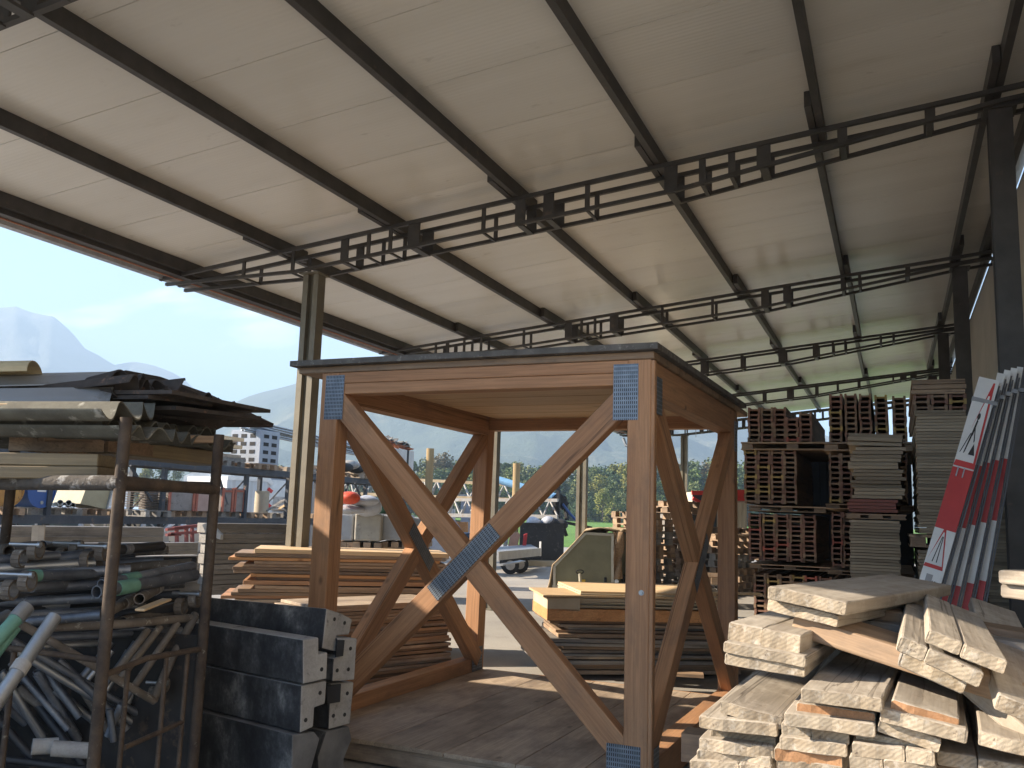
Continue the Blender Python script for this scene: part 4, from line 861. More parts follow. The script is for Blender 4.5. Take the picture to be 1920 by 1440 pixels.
drk = [MT['concd'], surf('concrete_dark_end', (.2, .2, .2), (.1, .1, .1), 6, .9, b=.5)]
block('dark broken concrete element at the foot of the front pair', [(548, 1378), (590, 1372), (600, 1385), (585, 1440), (575, 1500), (545, 1500)], 1.3, 4.5, mats=drk); block('dark broken concrete element with a jagged end low at the back', [(612, 1372), (655, 1362), (660, 1386), (645, 1424), (650, 1500), (600, 1500), (596, 1420)], 1.3, 4.85, mats=drk)
block('lowest dark concrete element lying on the ground', [(540, 1502), (640, 1490), (640, 1640), (540, 1660)], 1.4, 4.6, mats=drk)

# unseen block added beyond the left edge, shades the heap and tower floor
s2 = thing('shade_blocker', 'unseen grey block on timber feet, added at the left to cast shade', 'container', (-8.4, 2.0, 0))
put('wall', MB().b2((-9.6, -1.2, .85), (-7.2, 4.75, 3.45)), surf('blocker_grey', (.30, .31, .32), None, 2, .6), s2)
for x in (-9.4, -7.4):
    for y in (-.9, 2, 4.5): put('support_block', MB().box((x, y, .425), (.3, .3, .85)), MT['old'], s2)
# ---------------------------------------------------------------- board stacks behind the tower
def layer_stack(name, x0, x1, ytop, d0, d1, rows, depth, label, mats, group, seed, jx=.06, zmin=.05, cat='board', rag0=0, rag1=0):
    """boards whose long sides face us: (x0,ytop,d0) -> (x1,ytop,d1) is the front top edge; rows = list of thicknesses from the top down"""
    rr = random.Random(seed); a = D(x0, ytop[0], d0); c = D(x1, ytop[1], d1); e = c - a; e.z = 0; Lb = e.length; e.normalize(); n = V((-e.y, e.x, 0)); 
    if n.dot(CF) < 0: n = -n
    z = (a.z + c.z) / 2; k = 0
    for t_ in rows:
        if z - t_ < zmin: break
        off = abs(rr.gauss(0, .03)); l0 = -rr.uniform(0, rag0) if rag0 else rr.gauss(0, jx); l1 = rr.uniform(0, rag1) if rag1 else rr.gauss(0, jx)
        p0 = a + e * l0; p0.z = z - t_ / 2; p1 = a + e * (Lb + l1); p1.z = p0.z
        M = frame(p0 + n * (off + depth / 2), p1 - p0) @ Matrix.Rotation(rr.gauss(0, .004), 4, 'Y')
        o = put(name, MB().box(((p1 - p0).length / 2, 0, 0), ((p1 - p0).length, depth, t_ * .9)), mats(k, rr), None, M, .003)
        tag(o, label(k) if callable(label) else label, cat, group); z -= t_; k += 1
    return z
MT['cream'] = surf('cream_panel', (.50, .43, .31), (.40, .34, .24), 3, .75, rand=.06); rr0 = random.Random(5)
up = lambda k, rr: MT['pale'] if k == 0 else MT['fresh'] if k in (2, 7) else rr.choice([MT['old'], MT['old'], MT['deck'], MT['fresh']]) if k < 5 else rr.choice([MT['old'], MT['deck'], MT['old'], MT['timber']])
layer_stack('board', 488, 838, (1034, 1031), 9.5, 9.9, [.05, .045] + [.034] * 7 + [.05] + [.038] * 20, .9, lambda k: ('pale fresh board on the very top of the board stack behind the tower\'s post' if k == 0 else 'dusty grey board just below the pale top board of the stack' if k == 1 else 'brown board in the high board stack behind the timber tower'), up, 'boards in the high stack behind the tower', 41, .05, .02, rag0=.38)
layer_stack('board', 600, 846, (1144, 1120), 7.7, 8.6, [.03] * 30, .7, 'thin board in the low board stack behind the tower\'s far brace', lambda k, rr: rr.choice([MT['old'], MT['deck'], MT['old'], MT['timber_grey']]) if k > 2 else MT['deck'], 'boards in the low stack behind the tower', 42, .03, .05, rag0=.1, rag1=.05)
# bright panel stack right of the middle
z = layer_stack('thin_sheet', 1090, 1346, (1119, 1104), 8.9, 9.1, [.022] + [.0165] * 9, 1.25, lambda k: 'pale thin panel in the neat bright stack behind the tower\'s front post' if k else 'topmost pale panel of the neat bright stack', lambda k, rr: MT['pale'] if k == 0 else MT['cream'], 'panels in the neat bright stack', 43, .004, .02, cat='sheet')
def quad_board(name, label, pts, t_, mat, cat, group=None):
    """flat board from four points of its top face"""
    b = MB().prism(pts, (0, 0, -t_)); o = put(name, b, mat, None, None, .002); return tag(o, label, cat, group)
a = D(1015, 1131, 8.35); e = (D(1346, 1104, 9.1) - D(1090, 1119, 8.9)); e.z = 0; e.normalize(); n = V((-e.y, e.x, 0))
# end of the stack turned to the left and the long lid board on top
p0 = D(1090, 1121, 8.9); zt2 = p0.z + .004
lid = [V((D(1018, 1131, 8.75).x, D(1018, 1131, 8.75).y, zt2 + .024)), p0 + V((0, 0, .024)), p0 + e * 1.5 + n * .02 + V((0, 0, .024)), p0 + e * 1.5 + n * .95 + V((0, 0, .024)), V((D(1018, 1131, 8.75).x, D(1018, 1131, 8.75).y, zt2 + .024)) + n * .9]
quad_board('lid_board', 'large pale board lying on the neat bright stack and jutting out to the left', lid, .02, MT['pale'], 'board')
for k, (u0, v0, l_, w_) in enumerate(((.25, .25, 1.2, .12), (.5, .55, .9, .16), (.95, .4, 1.1, .1))):
    q = p0 + e * u0 + n * v0 + V((0, 0, .03)); tag(put('batten', MB().bar(q + V((0, 0, .012)), q + e * l_ + V((0, 0, .012)), w_, .022), MT['pale'], None, None, .002), ('pale batten lying loose at the left on the bright stack', 'short pale board lying loose in the middle of the bright stack', 'pale batten at the back of the bright stack')[k], 'batten', 'loose battens on the bright stack')
# block of wood panels under it and its two bearers
zb = z; q0 = D(1030, 1166, 8.8)
for k, (dx, h, m_) in enumerate(((-.34, .13, MT['cream']), (-.34, .115, MT['fresh']))):
    zt3 = (p0.z - .005 if k == 0 else zb - .006); 
    b = MB().bar(V((p0.x, p0.y, 0)) + e * dx + n * .45 + V((0, 0, zt3 - h / 2)), V((p0.x, p0.y, 0)) + e * -.004 + n * .45 + V((0, 0, zt3 - h / 2)), .86, h) if k == 0 else MB().bar(V((p0.x, p0.y, 0)) + e * dx + n * .47 + V((0, 0, zt3 - h / 2)), V((p0.x, p0.y, 0)) + e * 1.52 + n * .47 + V((0, 0, zt3 - h / 2)), .9, h)
    tag(put('panel_block', b, m_, None, None, .003), ('cream end block of the neat bright stack in the tower\'s shade', 'orange timber layer carrying the neat bright stack')[k], 'timber', 'layers of the bright stack')
zc = zb - .125
rr = random.Random(77); k = 0
while zc > .06:
    t_ = rr.choice([.03, .035, .045]); l0 = rr.uniform(-.42, -.05); l1 = 1.55 + rr.uniform(.0, .45); yaw = rr.gauss(0, .035); q = V((p0.x, p0.y, zc - t_ / 2)) + n * .55 + e * l0
    M = frame(q, Matrix.Rotation(yaw, 3, 'Z') @ e) @ Matrix.Rotation(rr.gauss(0, .006), 4, 'X')
    tag(put('board', MB().box(((l1 - l0) / 2, 0, 0), (l1 - l0, rr.uniform(.8, 1.0), t_ * .85)), rr.choice([MT['oldgrey'], MT['old'], MT['old'], MT['deck']]), None, M, .003), 'weathered board in the untidy pile under the neat bright stack', 'board', 'boards in the untidy pile under the bright stack'); zc -= t_; k += 1
for k, (px, py, l_, yw) in enumerate(((1062, 1196, .5, .1), (1250, 1262, .7, -.3), (1085, 1235, .6, .5), (1290, 1190, .5, .2), (1310, 1240, .45, -.1))):
    c = PZ(px, py, .06 + .06 * (k % 2)); tag(put('offcut', MB().box((0, 0, 0), (l_, .16, .03)), MT['pale'] if k % 2 == 0 else MT['old'], None, TR(c.x, c.y, c.z, math.atan2(e.y, e.x) + yw)), ('pale offcut sticking out of the untidy pile at its upper left', 'dark offcut lying on the ground right of the untidy pile', 'pale offcut at the foot of the untidy pile', 'dark offcut behind the right end of the untidy pile', 'pale offcut lying in the sun right of the untidy pile')[k], 'offcut', 'offcuts round the untidy pile')
# ---------------------------------------------------------------- green trailer with a tarpaulin
c0 = PZ(1100, 1112, 0); gt = thing('covered_trailer', 'olive box trailer with a slanted nose, beige tarpaulin and front support leg', 'trailer', c0, R(0))
dT = (c0 - CO).dot(CF)
def tp(x, y, off=0): return D(x, y, dT) + V((-.06, .998, 0)) * off
olive = surf('olive_panel', (.20, .195, .125), (.155, .15, .095), 3, .6, rand=0); frm = surf('cream_frame', (.48, .45, .36), (.38, .35, .28), 4, .6, rand=0)
body = [(1041, 1099), (1041, 1060), (1098, 1000), (1150, 1003), (1150, 1102)]
put('box_body', MB().prism([tp(*q) for q in body], V((-.06, .998, 0)) * 2.3), olive, gt)
def strip(a, b_, w_, m_, name, off=-.015): put(name, MB().bar(tp(*a, off), tp(*b_, off), .03, w_), m_, gt)
for a, b_ in (((1041, 1060), (1098, 1000)), ((1098, 1000), (1151, 1003)), ((1149, 1003), (1149, 1104)), ((1036, 1099), (1151, 1104)), ((1040, 1099), (1040, 1060))): strip(a, b_, .055, frm, 'corner_strip')
tarp = surf('beige_tarpaulin', (.52, .40, .26), (.38, .28, .17), 5, .9, b=.8, bd=.02, rand=0, spots=(.25, .17, .1), spot_scale=7)
def tf(u, v):
    pts = [(1024, 1112), (1030, 1092), (1036, 1058), (1096, 993), (1125, 991), (1162, 995)]; f = u * 5; i = min(int(f), 4); g = f - i
    x = pts[i][0] + (pts[i + 1][0] - pts[i][0]) * g; y = pts[i][1] + (pts[i + 1][1] - pts[i][1]) * g
    return tp(x, y, -.03 + 2.4 * v) + V((0, 0, .03 * math.sin(v * 22 + u * 9) * (1 if u > .4 else .3)))
b = MB().grid(tf, 40, 24); o = put('tarpaulin', b, tarp, gt); sm = o.modifiers.new('thickness', 'SOLIDIFY'); sm.thickness = .02
def tf2(u, v): return tp(1150 + 18 * u, 997 + 88 * v, -.02 + .05 * math.sin(v * 9 + u * 5)) + V((.06, -.03, 0)) * math.sin(u * 8 + v * 4) * .5
b = MB().grid(tf2, 10, 24); o = put('tarpaulin', b, surf('brown_net_cover', (.28, .19, .11), (.16, .10, .06), 30, .95, b=.8, rand=0), gt); o.modifiers.new('thickness', 'SOLIDIFY').thickness = .02
put('support_leg', MB().tube(tp(1093, 1074, -.25), tp(1095, 1112, -.25), .03, 10), frm, gt)
hb = MB(); 
for k in range(16): hb.tube(tp(1093 + 7 * math.cos(k * .3927), 1071 + 3.5 * math.sin(k * .3927), -.25), tp(1093 + 7 * math.cos((k + 1) * .3927), 1071 + 3.5 * math.sin((k + 1) * .3927), -.25), .011, 6)
put('crank_handle', hb, MT['dark'], gt)
put('drawbar', MB().path([tp(1078, 1106, -.5), tp(1090, 1100, -.3), tp(1102, 1104, -.05)], .04).bar(tp(1060, 1111, -.45), tp(1085, 1104, -.35), .14, .06), frm, gt)
put('marker_plate', MB().bar(tp(1085, 1091, -.02), tp(1098, 1091, -.02), .02, .1), MT['yellow'], gt)
for x, y in ((1157, 1090),): put('marker_lamp', MB().tube(tp(x, y, -.06), tp(x, y, -.02), .045, 16), MT['white'], gt)
put('socket', MB().bar(tp(1136, 1083, -.03), tp(1136, 1097, -.03), .03, .05), MT['dark'], gt)
for x in (1050, 1146):
    w_ = put('wheel', MB().tube(tp(x, 1108, .9), tp(x + 14, 1108, .9), .29, 22), MT['black'], gt)
# ---------------------------------------------------------------- stacks of pallets behind the tower
def pallet_parts():
    P_ = []
    b = MB()
    for k in range(5): b.box((0, -.5 + k * .25 * 1.0, .133), (.8, .10 if k % 2 else .145, .022))
    P_.append(('deck_board', b))
    for x in (-.33, 0, .33):
        b = MB(); b.prism([(x - .06, y, z) for y, z in ((-.6, 0), (.6, 0), (.6, .121), (.45, .121), (.45, .022), (.08, .022), (.08, .121), (-.08, .121), (-.08, .022), (-.45, .022), (-.45, .121), (-.6, .121))], (.12, 0, 0)); P_.append(('runner', b))
    return P_
PPM = []
for nme, b in pallet_parts():
    PPM.append([(nme, b.mesh(nme, m_)) for m_ in (MT['old'], MT['deck'], MT['oldgrey'])])
def pallet_at(M, label, group, v=0):
    t_ = bpy.data.objects.new('pallet', None); link(t_, M); tag(t_, label, 'pallet', group)
    for q in PPM: inst(q[v][0], q[v][1], M, t_)
def pallet_stack(px, py, n, rz, label, seed, top=None):
    rr = random.Random(seed); g = PZ(px, py, 0)
    for k in range(n): pallet_at(TR(g.x + rr.gauss(0, .035), g.y + rr.gauss(0, .035), k * .1455, R(rz) + rr.gauss(0, .04), 0, rr.gauss(0, .004)), label, label.split(' in ')[-1], rr.choice([0, 0, 1, 2]))
pallet_stack(1262, 1100, 14, 62, 'wooden pallet in the tall leaning stack right of the green trailer', 51); pallet_stack(1205, 1105, 12, 55, 'wooden pallet in the stack mostly hidden by the tower\'s front post', 52)
pallet_stack(1352, 1112, 9, 70, 'wooden pallet in the low stack behind the tower\'s right brace', 53); pallet_stack(1388, 1105, 10, 78, 'wooden pallet in the low stack by the formwork beams', 54); pallet_stack(1322, 1135, 4, 20, 'wooden pallet in the short stack beside the tower', 55)
lg = thing('log_stub', 'round pale log end lying beyond the tower\'s right brace', 'log', PZ(1345, 1112, 0)); a = PZ(1345, 1112, 0) + V((0, 0, .16)); put('log', MB().tube(a, a + V((.5, 1.2, 0)), .16, 18), MT['pale'], lg)
# ---------------------------------------------------------------- pallet racking in the yard, left
XRK = -15.5; RK = surf('rack_steel', (.055, .062, .075), (.035, .04, .05), 3, .6, .2, rand=.05, spots=(.12, .09, .07), spot_scale=6)
y0r = PX(-60, 960, XRK).y; y1r = PX(790, 960, XRK).y
zl = PX(200, 968, XRK).z; zu = PX(400, 872, XRK).z
rk = thing('pallet_rack', 'long dark steel pallet rack with two loaded levels across the yard', 'pallet rack', (XRK - .55, (y0r + y1r) / 2, 0))
for z in (zl, zu):
    for x in (XRK, XRK - 1.1): put('shelf_beam', MB().b2((x - .04, y0r, z - .16), (x + .04, y1r, z)), RK, rk)
for px in (20, 92, 306, 461, 540, 642, 686, 760):
    y = PX(px, 960, XRK).y
    for x in (XRK - .06, XRK - 1.04): put('upright', MB().b2((x - .05, y - .05, 0), (x + .05, y + .05, zu - .165)), RK, rk)
    put('cross_brace', MB().bar((XRK - .06, y, .3), (XRK - 1.04, y, zl), .03, .03).bar((XRK - .06, y, zu - .25), (XRK - 1.04, y, zl + .1), .03, .03), RK, rk)
for px, q in ((250, 292), (415, 432), (660, 642), (672, 690)):
    a = PX(px, 880, XRK); c = PX(q, 930 if px < 600 else 960, XRK); put('diagonal_stay', MB().bar((XRK - .1, a.y, zu - .17), (XRK - .1, c.y, zl + .35), .05, .05), RK, rk)
def rpal(px, z, lab, grp, v=0, n=1):
    y = PX(px, 960, XRK).y
    for k in range(n): pallet_at(TR(XRK - .55, y, z + .003 + .1455 * k, R(90)), lab, grp, v)
yy = y0r + .7; k = 0
while yy < y1r - .4:
    pallet_at(TR(XRK - .5 + rnd.gauss(0, .03), yy, zl + .003, 0 if k % 3 else R(90)), 'weathered pallet in the row on the lower rack level', 'pallets on the lower rack level', 2 if k % 2 else 0); 
    if yy > PX(280, 960, XRK).y: pallet_at(TR(XRK - .5 + rnd.gauss(0, .03), yy, zu + .003, 0 if k % 2 else R(90)), 'weathered pallet in the row on the upper rack level', 'pallets on the upper rack level', k % 3)
    yy += 1.22 if k % 3 else 1.3; k += 1
zl2 = zl + .15; zu2 = zu + .15
def rk_at(px, z, dx=-.1):
    q = PX(px, 950, XRK + dx); return V((q.x, q.y, z))
# drums lying on the lower level
def drum(px, r, m_, label):
    c = rk_at(px, zl2 + r, -.05); t_ = thing('steel_drum', label, 'drum', (c.x - .4, c.y, zl2)); put('barrel', MB().tube(c, c + V((-.85, 0, 0)), r, 28), m_, t_)
    rb = MB()
    for q in range(28):
        a0, a1 = 2 * math.pi * q / 28, 2 * math.pi * (q + 1) / 28; rb.bar(c + V((.008, r * math.cos(a0), r * math.sin(a0))), c + V((.008, r * math.cos(a1), r * math.sin(a1))), .02, .02, up=(1, 0, 0))
    put('rim', rb, m_, t_); put('bung', MB().tube(c + V((.02, .02, -r * .68)), c + V((-.01, .02, -r * .68)), .035, 10), MT['galv'], t_); return t_, c
drum(12, .33, surf('rusty_yellow', (.50, .27, .06), (.30, .14, .04), 5, .6, rand=0, spots=(.12, .06, .03), spot_scale=9), 'rusty yellow drum lying at the left end of the lower rack level')
t_, c = drum(75, .31, MT['blue'], 'blue drum with a white paper label lying on the lower rack level')
put('paper_label', MB().b2((c.x + .001, c.y - .10, c.z + .0), (c.x + .006, c.y + .10, c.z + .24)), MT['white'], t_); put('label_line', MB().b2((c.x + .001, c.y - .10, c.z + .04), (c.x + .008, c.y + .10, c.z + .05)), MT['dark'], t_)
def rbox(label, cat, name, x0, x1, ytop, ybot, m_, zb=None, dx=-.08, dep=.9, group=None, frame_=None, X=XRK):
    a = PX(x0, (ytop + ybot) / 2, X + dx); c = PX(x1, (ytop + ybot) / 2, X + dx); zt_ = PX((x0 + x1) / 2, ytop, X + dx).z; zb = PX((x0 + x1) / 2, ybot, X + dx).z if zb is None else zb
    t_ = thing(name, label, cat, (X + dx - dep / 2, (a.y + c.y) / 2, zb), 0, group); put('body', MB().b2((X + dx - dep, a.y, zb), (X + dx, c.y, zt_)), m_, t_, None, .01)
    if frame_:
        for y in (a.y + .03, c.y - .03): put('post', MB().b2((X + dx + .002, y - .035, zb), (X + dx + .03, y + .035, zt_ + .02)), frame_, t_)
        put('band', MB().b2((X + dx + .002, a.y + .066, zt_ - .09), (X + dx + .025, c.y - .066, zt_ - .04)), frame_, t_)
    return t_, a.y, c.y, zb, zt_
cw = surf('grimy_crate', (.30, .27, .25), (.2, .18, .165), 4, .9, rand=.05, spots=(.1, .085, .08), spot_scale=6); rf = surf('faded_red', (.42, .13, .075), (.28, .09, .06), 6, .7, rand=.1)
rbox('grimy crate with faded red posts, widest on the lower rack level', 'crate', 'steel_crate', 316, 365, 911, 946, cw, zl2, group='crates on the lower rack level', frame_=rf)
rbox('pinkish crate with finger holes beside the widest crate', 'crate', 'steel_crate', 367, 397, 911, 946, surf('pink_crate', (.46, .33, .28), (.36, .25, .21), 4, .9, rand=0), zl2, group='crates on the lower rack level', frame_=rf)
rbox('small crate with red posts just right of the second rusty post, left half', 'crate', 'steel_crate', 416, 437, 916, 948, cw, zl2, group='crates on the lower rack level', frame_=rf); rbox('small crate with red posts just right of the second rusty post, right half', 'crate', 'steel_crate', 439, 459, 916, 948, cw, zl2, group='crates on the lower rack level', frame_=rf)
a = rk_at(150, zl2); c = rk_at(206, zl2); bz = PX(170, 912, XRK).z
t_ = thing('tilted_box', 'tilted yellowish metal box on the lower rack level', 'box', (XRK - .5, (a.y + c.y) / 2, zl2)); put('body', MB().prism([(XRK - .1, a.y, zl2 + .1), (XRK - .1, c.y - .1, zl2), (XRK - .1, c.y, bz - .02), (XRK - .1, a.y + .12, bz)], (-.8, 0, 0)), surf('yellowed_metal', (.40, .35, .22), (.3, .26, .16), 3, .6, rand=0), t_); put('rim', MB().bar((XRK - .08, c.y - .1, zl2), (XRK - .08, c.y, bz - .02), .05, .03), MT['galv'], t_)
for k in range(5): tag(put('pipe', MB().tube(rk_at(104 + 8 * k, zl2 + .06 + .05 * (k % 2), .05), rk_at(104 + 8 * k, zl2 + .06, -.9), .06, 14, hollow=.8), MT['galv']), 'short grey pipe end beside the blue drum', 'pipe', 'pipe ends beside the blue drum')
ga = rk_at(262, zl2); gc = rk_at(316, zl2)
for k in range(7):
    z = zl2 + .05 + k * .055; b = MB().bar((XRK - .1, ga.y + .2 * rnd.random(), z), (XRK - .12, gc.y - .1 * rnd.random(), z + .03), .03, .018)
    for q in range(9): y = ga.y + .2 + q * (gc.y - ga.y - .3) / 9; b.bar((XRK - .1, y, z + .022), (XRK - .95, y + .04, z + .022), .014, .014)
    tag(put('steel_mesh', b, MT['rust']), 'rusty reinforcing mesh in the pile on the lower rack level', 'reinforcing mesh', 'reinforcing meshes on the rack')
c = rk_at(490, zl2, -.3); tag(put('cardboard_drum', MB().tube((c.x, c.y, zl2), (c.x, c.y, PX(490, 920, XRK).z), .19, 20), surf('beige_drum', (.46, .40, .30), (.36, .31, .23), 3, .8, rand=0)), 'upright beige drum on the lower rack level', 'drum')
for k in range(9):
    a = rk_at(500 + 4 * k, zl2 + .05 + .03 * (k % 4), -.1 - .08 * (k % 3)); tag(put('scrap_board', MB().bar(a, a + V((-.1, rnd.uniform(.5, .9), rnd.uniform(-.02, .25) if k % 3 else .3)), .1, .02), rnd.choice([MT['pale'], MT['old'], MT['oldgrey']])), 'scrap board in the loose heap beside the beige drum', 'board', 'scrap boards beside the beige drum')
# upper level: grey plastic boxes, long tubes, crate of tiles
t_, ya, yb_, z0_, z1_ = rbox('light grey plastic box stack with rows of dark openings on the upper rack level', 'plastic box', 'plastic_box', 488, 524, 808, 862, surf('grey_plastic', (.33, .37, .43), None, 2, .5, rand=0, b=0), zu2, 0, 1.0)
for i in range(2):
    for j in range(4): put('opening', MB().b2((XRK + .001, ya + (yb_ - ya) * (.16 + .42 * i), z0_ + (z1_ - z0_) * (.06 + .235 * j)), (XRK + .008, ya + (yb_ - ya) * (.42 + .42 * i), z0_ + (z1_ - z0_) * (.17 + .235 * j))), MT['dark'], t_)
for i in range(3):
    for j in range(4): put('opening', MB().b2((XRK - .25 - .3 * i - .1, ya - .008, z0_ + (z1_ - z0_) * (.06 + .235 * j)), (XRK - .25 - .3 * i + .08, ya - .001, z0_ + (z1_ - z0_) * (.17 + .235 * j))), MT['dark'], t_)
rr = random.Random(3)
for k in range(16):
    a = PX(452 + rr.uniform(-2, 30), 796 + (k % 4) * 5 + rr.uniform(-2, 2), XRK - .2 - .07 * (k // 4)); c = PX(700 + rr.uniform(-20, 30), 846 + (k % 4) * 5, XRK - .2 - .07 * (k // 4)); a.z += .08; tag(put('steel_tube', MB().tube(a, c, .028, 8), MT['galv']), 'long galvanised tube in the bundle lying over the grey plastic boxes', 'tube', 'long tubes on the upper rack level')
for k, (px, h) in enumerate(((622, .0), (690, .0))): rpal(px, zu2, 'pallet propping the long tubes on the upper rack level', 'pallets propping the tubes', 1)
for k in range(4):
    c = rk_at(640 + 12 * k, zu2 + .3, -.25); tag(put('sack', MB().ball((c.x, c.y, zu2 + .16 + .1 * (k % 2)), .3, 12, 8, (1, 1.1, .5)), MT['conc'] if k % 2 else MT['dark']), ('pale lumpy sack' if k % 2 else 'dark lumpy bag') + ' on the upper rack level under the tubes', 'sack', 'sacks on the upper rack level')
t_, ya, yb_, z0_, z1_ = rbox('white crate with a dark strap under a heap of roof tiles on the rack end', 'crate', 'white_crate', 722, 776, 842, 884, surf('chalky_crate', (.55, .54, .52), (.45, .44, .42), 4, .8, rand=0), zu2, 0, .9)
put('strap', MB().b2((XRK + .002, yb_ - .5, z0_), (XRK + .012, yb_ - .38, z1_)), MT['dark'], t_)
for k in range(44):
    y = ya - .5 + (yb_ - ya + .55) * (k % 11) / 11; z = z1_ + .04 + .05 * (k // 11) + .42 * max(0, 1 - abs((k % 11) / 11 - .15)) * .35; M = TR(XRK - .15 - .2 * rr.random(), y, z, rr.gauss(0, .25), rr.gauss(0, .3), rr.gauss(.15, .2))
    o = put('roof_tile', MB().box((0, 0, 0), (.40, .24, .018)).box((0, .11, .015), (.40, .03, .02)), surf('tile_orange', (.48, .17, .07), (.3, .1, .05), 5, .8) if k == 0 else bpy.data.materials['tile_orange'] if k < 24 else MT['oldgrey'], None, M); tag(o, ('orange' if k < 24 else 'grey') + ' roof tile in the heap on the white crate', 'roof tile', 'roof tiles on the white crate')
for k, (x0, x1, y, m_) in enumerate(((400, 452, 824, 'pale'), (404, 449, 838, 'pale'), (398, 446, 856, 'deck'), (402, 455, 866, 'oldgrey'))):
    a = PX(x0 - 110, y, XRK - .2); c = PX(x1, y, XRK - .2); tag(put('timber_board', MB().b2((XRK - 1, a.y, max(zu2, c.z - .06) + .0), (XRK - .1, c.y, max(zu2, c.z - .06) + .09)), MT[m_]), ('topmost', 'second', 'third', 'lowest')[k] + ' pale board on the upper rack level behind the sheet pile', 'board', 'boards on the upper rack level')
# ---------------------------------------------------------------- grey timber beams and formwork in front of the rack
def longb(label, x0, y0, x1, y1, d0, h, m_=None, ends=True):
    a = D(x0, y0, d0); e = V((.27, .963, 0)); r = ray(x1, y1); n = V((e.y, -e.x, 0)); s = (a - CO).dot(n) / r.dot(n); c = CO + r * s; c.z = a.z
    M = frame(a - V((0, 0, h / 2)), c - a); o = put('timber_beam', MB().box(((c - a).length / 2, .1, 0), ((c - a).length, .2, h)).box(((c - a).length / 2, -.008, -h * .08), ((c - a).length - .02, .016, h * .06)), m_ or MT['oldgrey'], None, M, .006); return tag(o, label, 'timber beam', 'long grey beams in front of the rack')
longb('long grey beam on top of the row, behind the tube heap', 18, 986, 308, 994, 11.4, .235); longb('long grey beam in the second row, below the topmost', 20, 1019, 372, 1021, 11.0, .19); longb('long grey beam in the third row', 90, 1046, 376, 1043, 10.8, .18); longb('long grey beam in the fourth row', 60, 1074, 380, 1064, 10.6, .2); longb('long grey beam in the lowest rows nearest the ground', -20, 1106, 385, 1090, 10.4, .22); longb('long grey beam lying on the ground behind the tube heap', -40, 1140, 390, 1118, 10.2, .3)
for k in range(7): longb(f'grey plank of the high formwork stack left of the steel column, {["topmost", "second", "third", "fourth", "fifth", "sixth", "seventh"][k]} one', 386 + (k * 3) % 7, 981 + k * 19.5, 560, 983 + k * 18.5, 11.9, .128)
pk = thing('metal_end_piece', 'pale metal end piece on the high grey formwork stack', 'panel', D(398, 985, 11.8)); put('plate', MB().prism([D(379, 984, 11.75), D(392, 979, 11.75), D(414, 1002, 11.75), D(413, 1012, 11.75), D(386, 1000, 11.75)], (.0, .05, 0)), MT['galv'], pk)
for k, (px, z0) in enumerate(((60, 986), (72, 986))): tag(put('wrapping', MB().prism([D(px, 985, 11.3), D(px + 12, 985, 11.3), D(px + 10, 1020, 11.3), D(px - 2, 1020, 11.3)], (0, .012, 0)), surf('faded_paper', (.5, .42, .33), (.35, .3, .24), 6, .9) if k == 0 else bpy.data.materials['faded_paper']), ('torn paper wrapping at the left part of the topmost grey beam', 'second strip of paper wrapping on the topmost grey beam')[k], 'wrapping')
mr = thing('steel_trestle', 'dark red steel trestle frame behind the grey beams', 'steel frame', PX(345, 1010, -12.6) * 1.0)
RD = surf('dark_red_steel', (.22, .045, .04), (.14, .03, .03), 5, .6, rand=0)
for (x0, y0, x1, y1) in ((312, 993, 352, 989), (318, 1001, 378, 997), (331, 992, 332, 1030), (349, 990, 350, 1030), (360, 990, 361, 1030), (325, 990, 377, 985), (312, 1003, 338, 1002)): put('bar', MB().bar(PX(x0, y0, -12.6), PX(x1, y1, -12.6), .06, .05), RD, mr)
# ---------------------------------------------------------------- cars behind the rack
glass = nt('car_glass'); gm, t, p = glass; p.inputs['Base Color'].default_value = (.06, .09, .11, 1); p.inputs['Roughness'].default_value = .06; p.inputs['Specular IOR Level'].default_value = .9
def car(label, px, X, paint, rz=90):
    c = PX(px, 1000, X); c.z = 0; t_ = thing('parked_car', label, 'car', c, R(rz), 'cars parked behind the rack')
    lo = [(-2.1, .30), (-2.15, .62), (-2.05, .86), (-1.2, .95), (1.75, .93), (2.05, .82), (2.12, .55), (2.08, .30)]
    up = [(-1.25, .94), (-.55, 1.40), (.15, 1.47), (1.1, 1.42), (1.8, .92)]
    put('body', MB().prism([(x, -.86, z) for x, z in lo], (0, 1.72, 0)), paint, t_, local=True, bevel=.05, seg=3); put('cabin', MB().prism([(x, -.74, z) for x, z in up], (0, 1.48, 0)), paint, t_, local=True, bevel=.06, seg=3)
    for s in (-1, 1):
        put('window', MB().prism([(x, s * .742, z) for x, z in ((-1.08, .97), (-.5, 1.34), (.0, 1.40), (.0, .97))], (0, s * .012, 0)), gm, t_, local=True); put('window', MB().prism([(x, s * .742, z) for x, z in ((.08, .97), (.08, 1.40), (1.02, 1.35), (1.6, .97))], (0, s * .012, 0)), gm, t_, local=True)
        for x in (-1.35, 1.3):
            w_ = put('wheel', MB().tube((x, s * .70, .32), (x, s * .88, .32), .32, 22), MT['black'], t_, local=True); put('rim', MB().tube((x, s * .875, .32), (x, s * .89, .32), .2, 14), MT['galv'], w_, WM[t_].copy())
        put('mirror', MB().ball((-.85, s * .93, 1.0), .09, 8, 6), paint, t_, local=True)
    put('windscreen', MB().prism([(-1.27, -.64, .96), (-1.27, .64, .96), (-.60, .58, 1.38), (-.60, -.58, 1.38)], (-.012, 0, .008)), gm, t_, local=True)
    for s in (-.62, .62): put('headlight', MB().box((-2.1, s, .70), (.08, .3, .14)), MT['white'], t_, local=True)
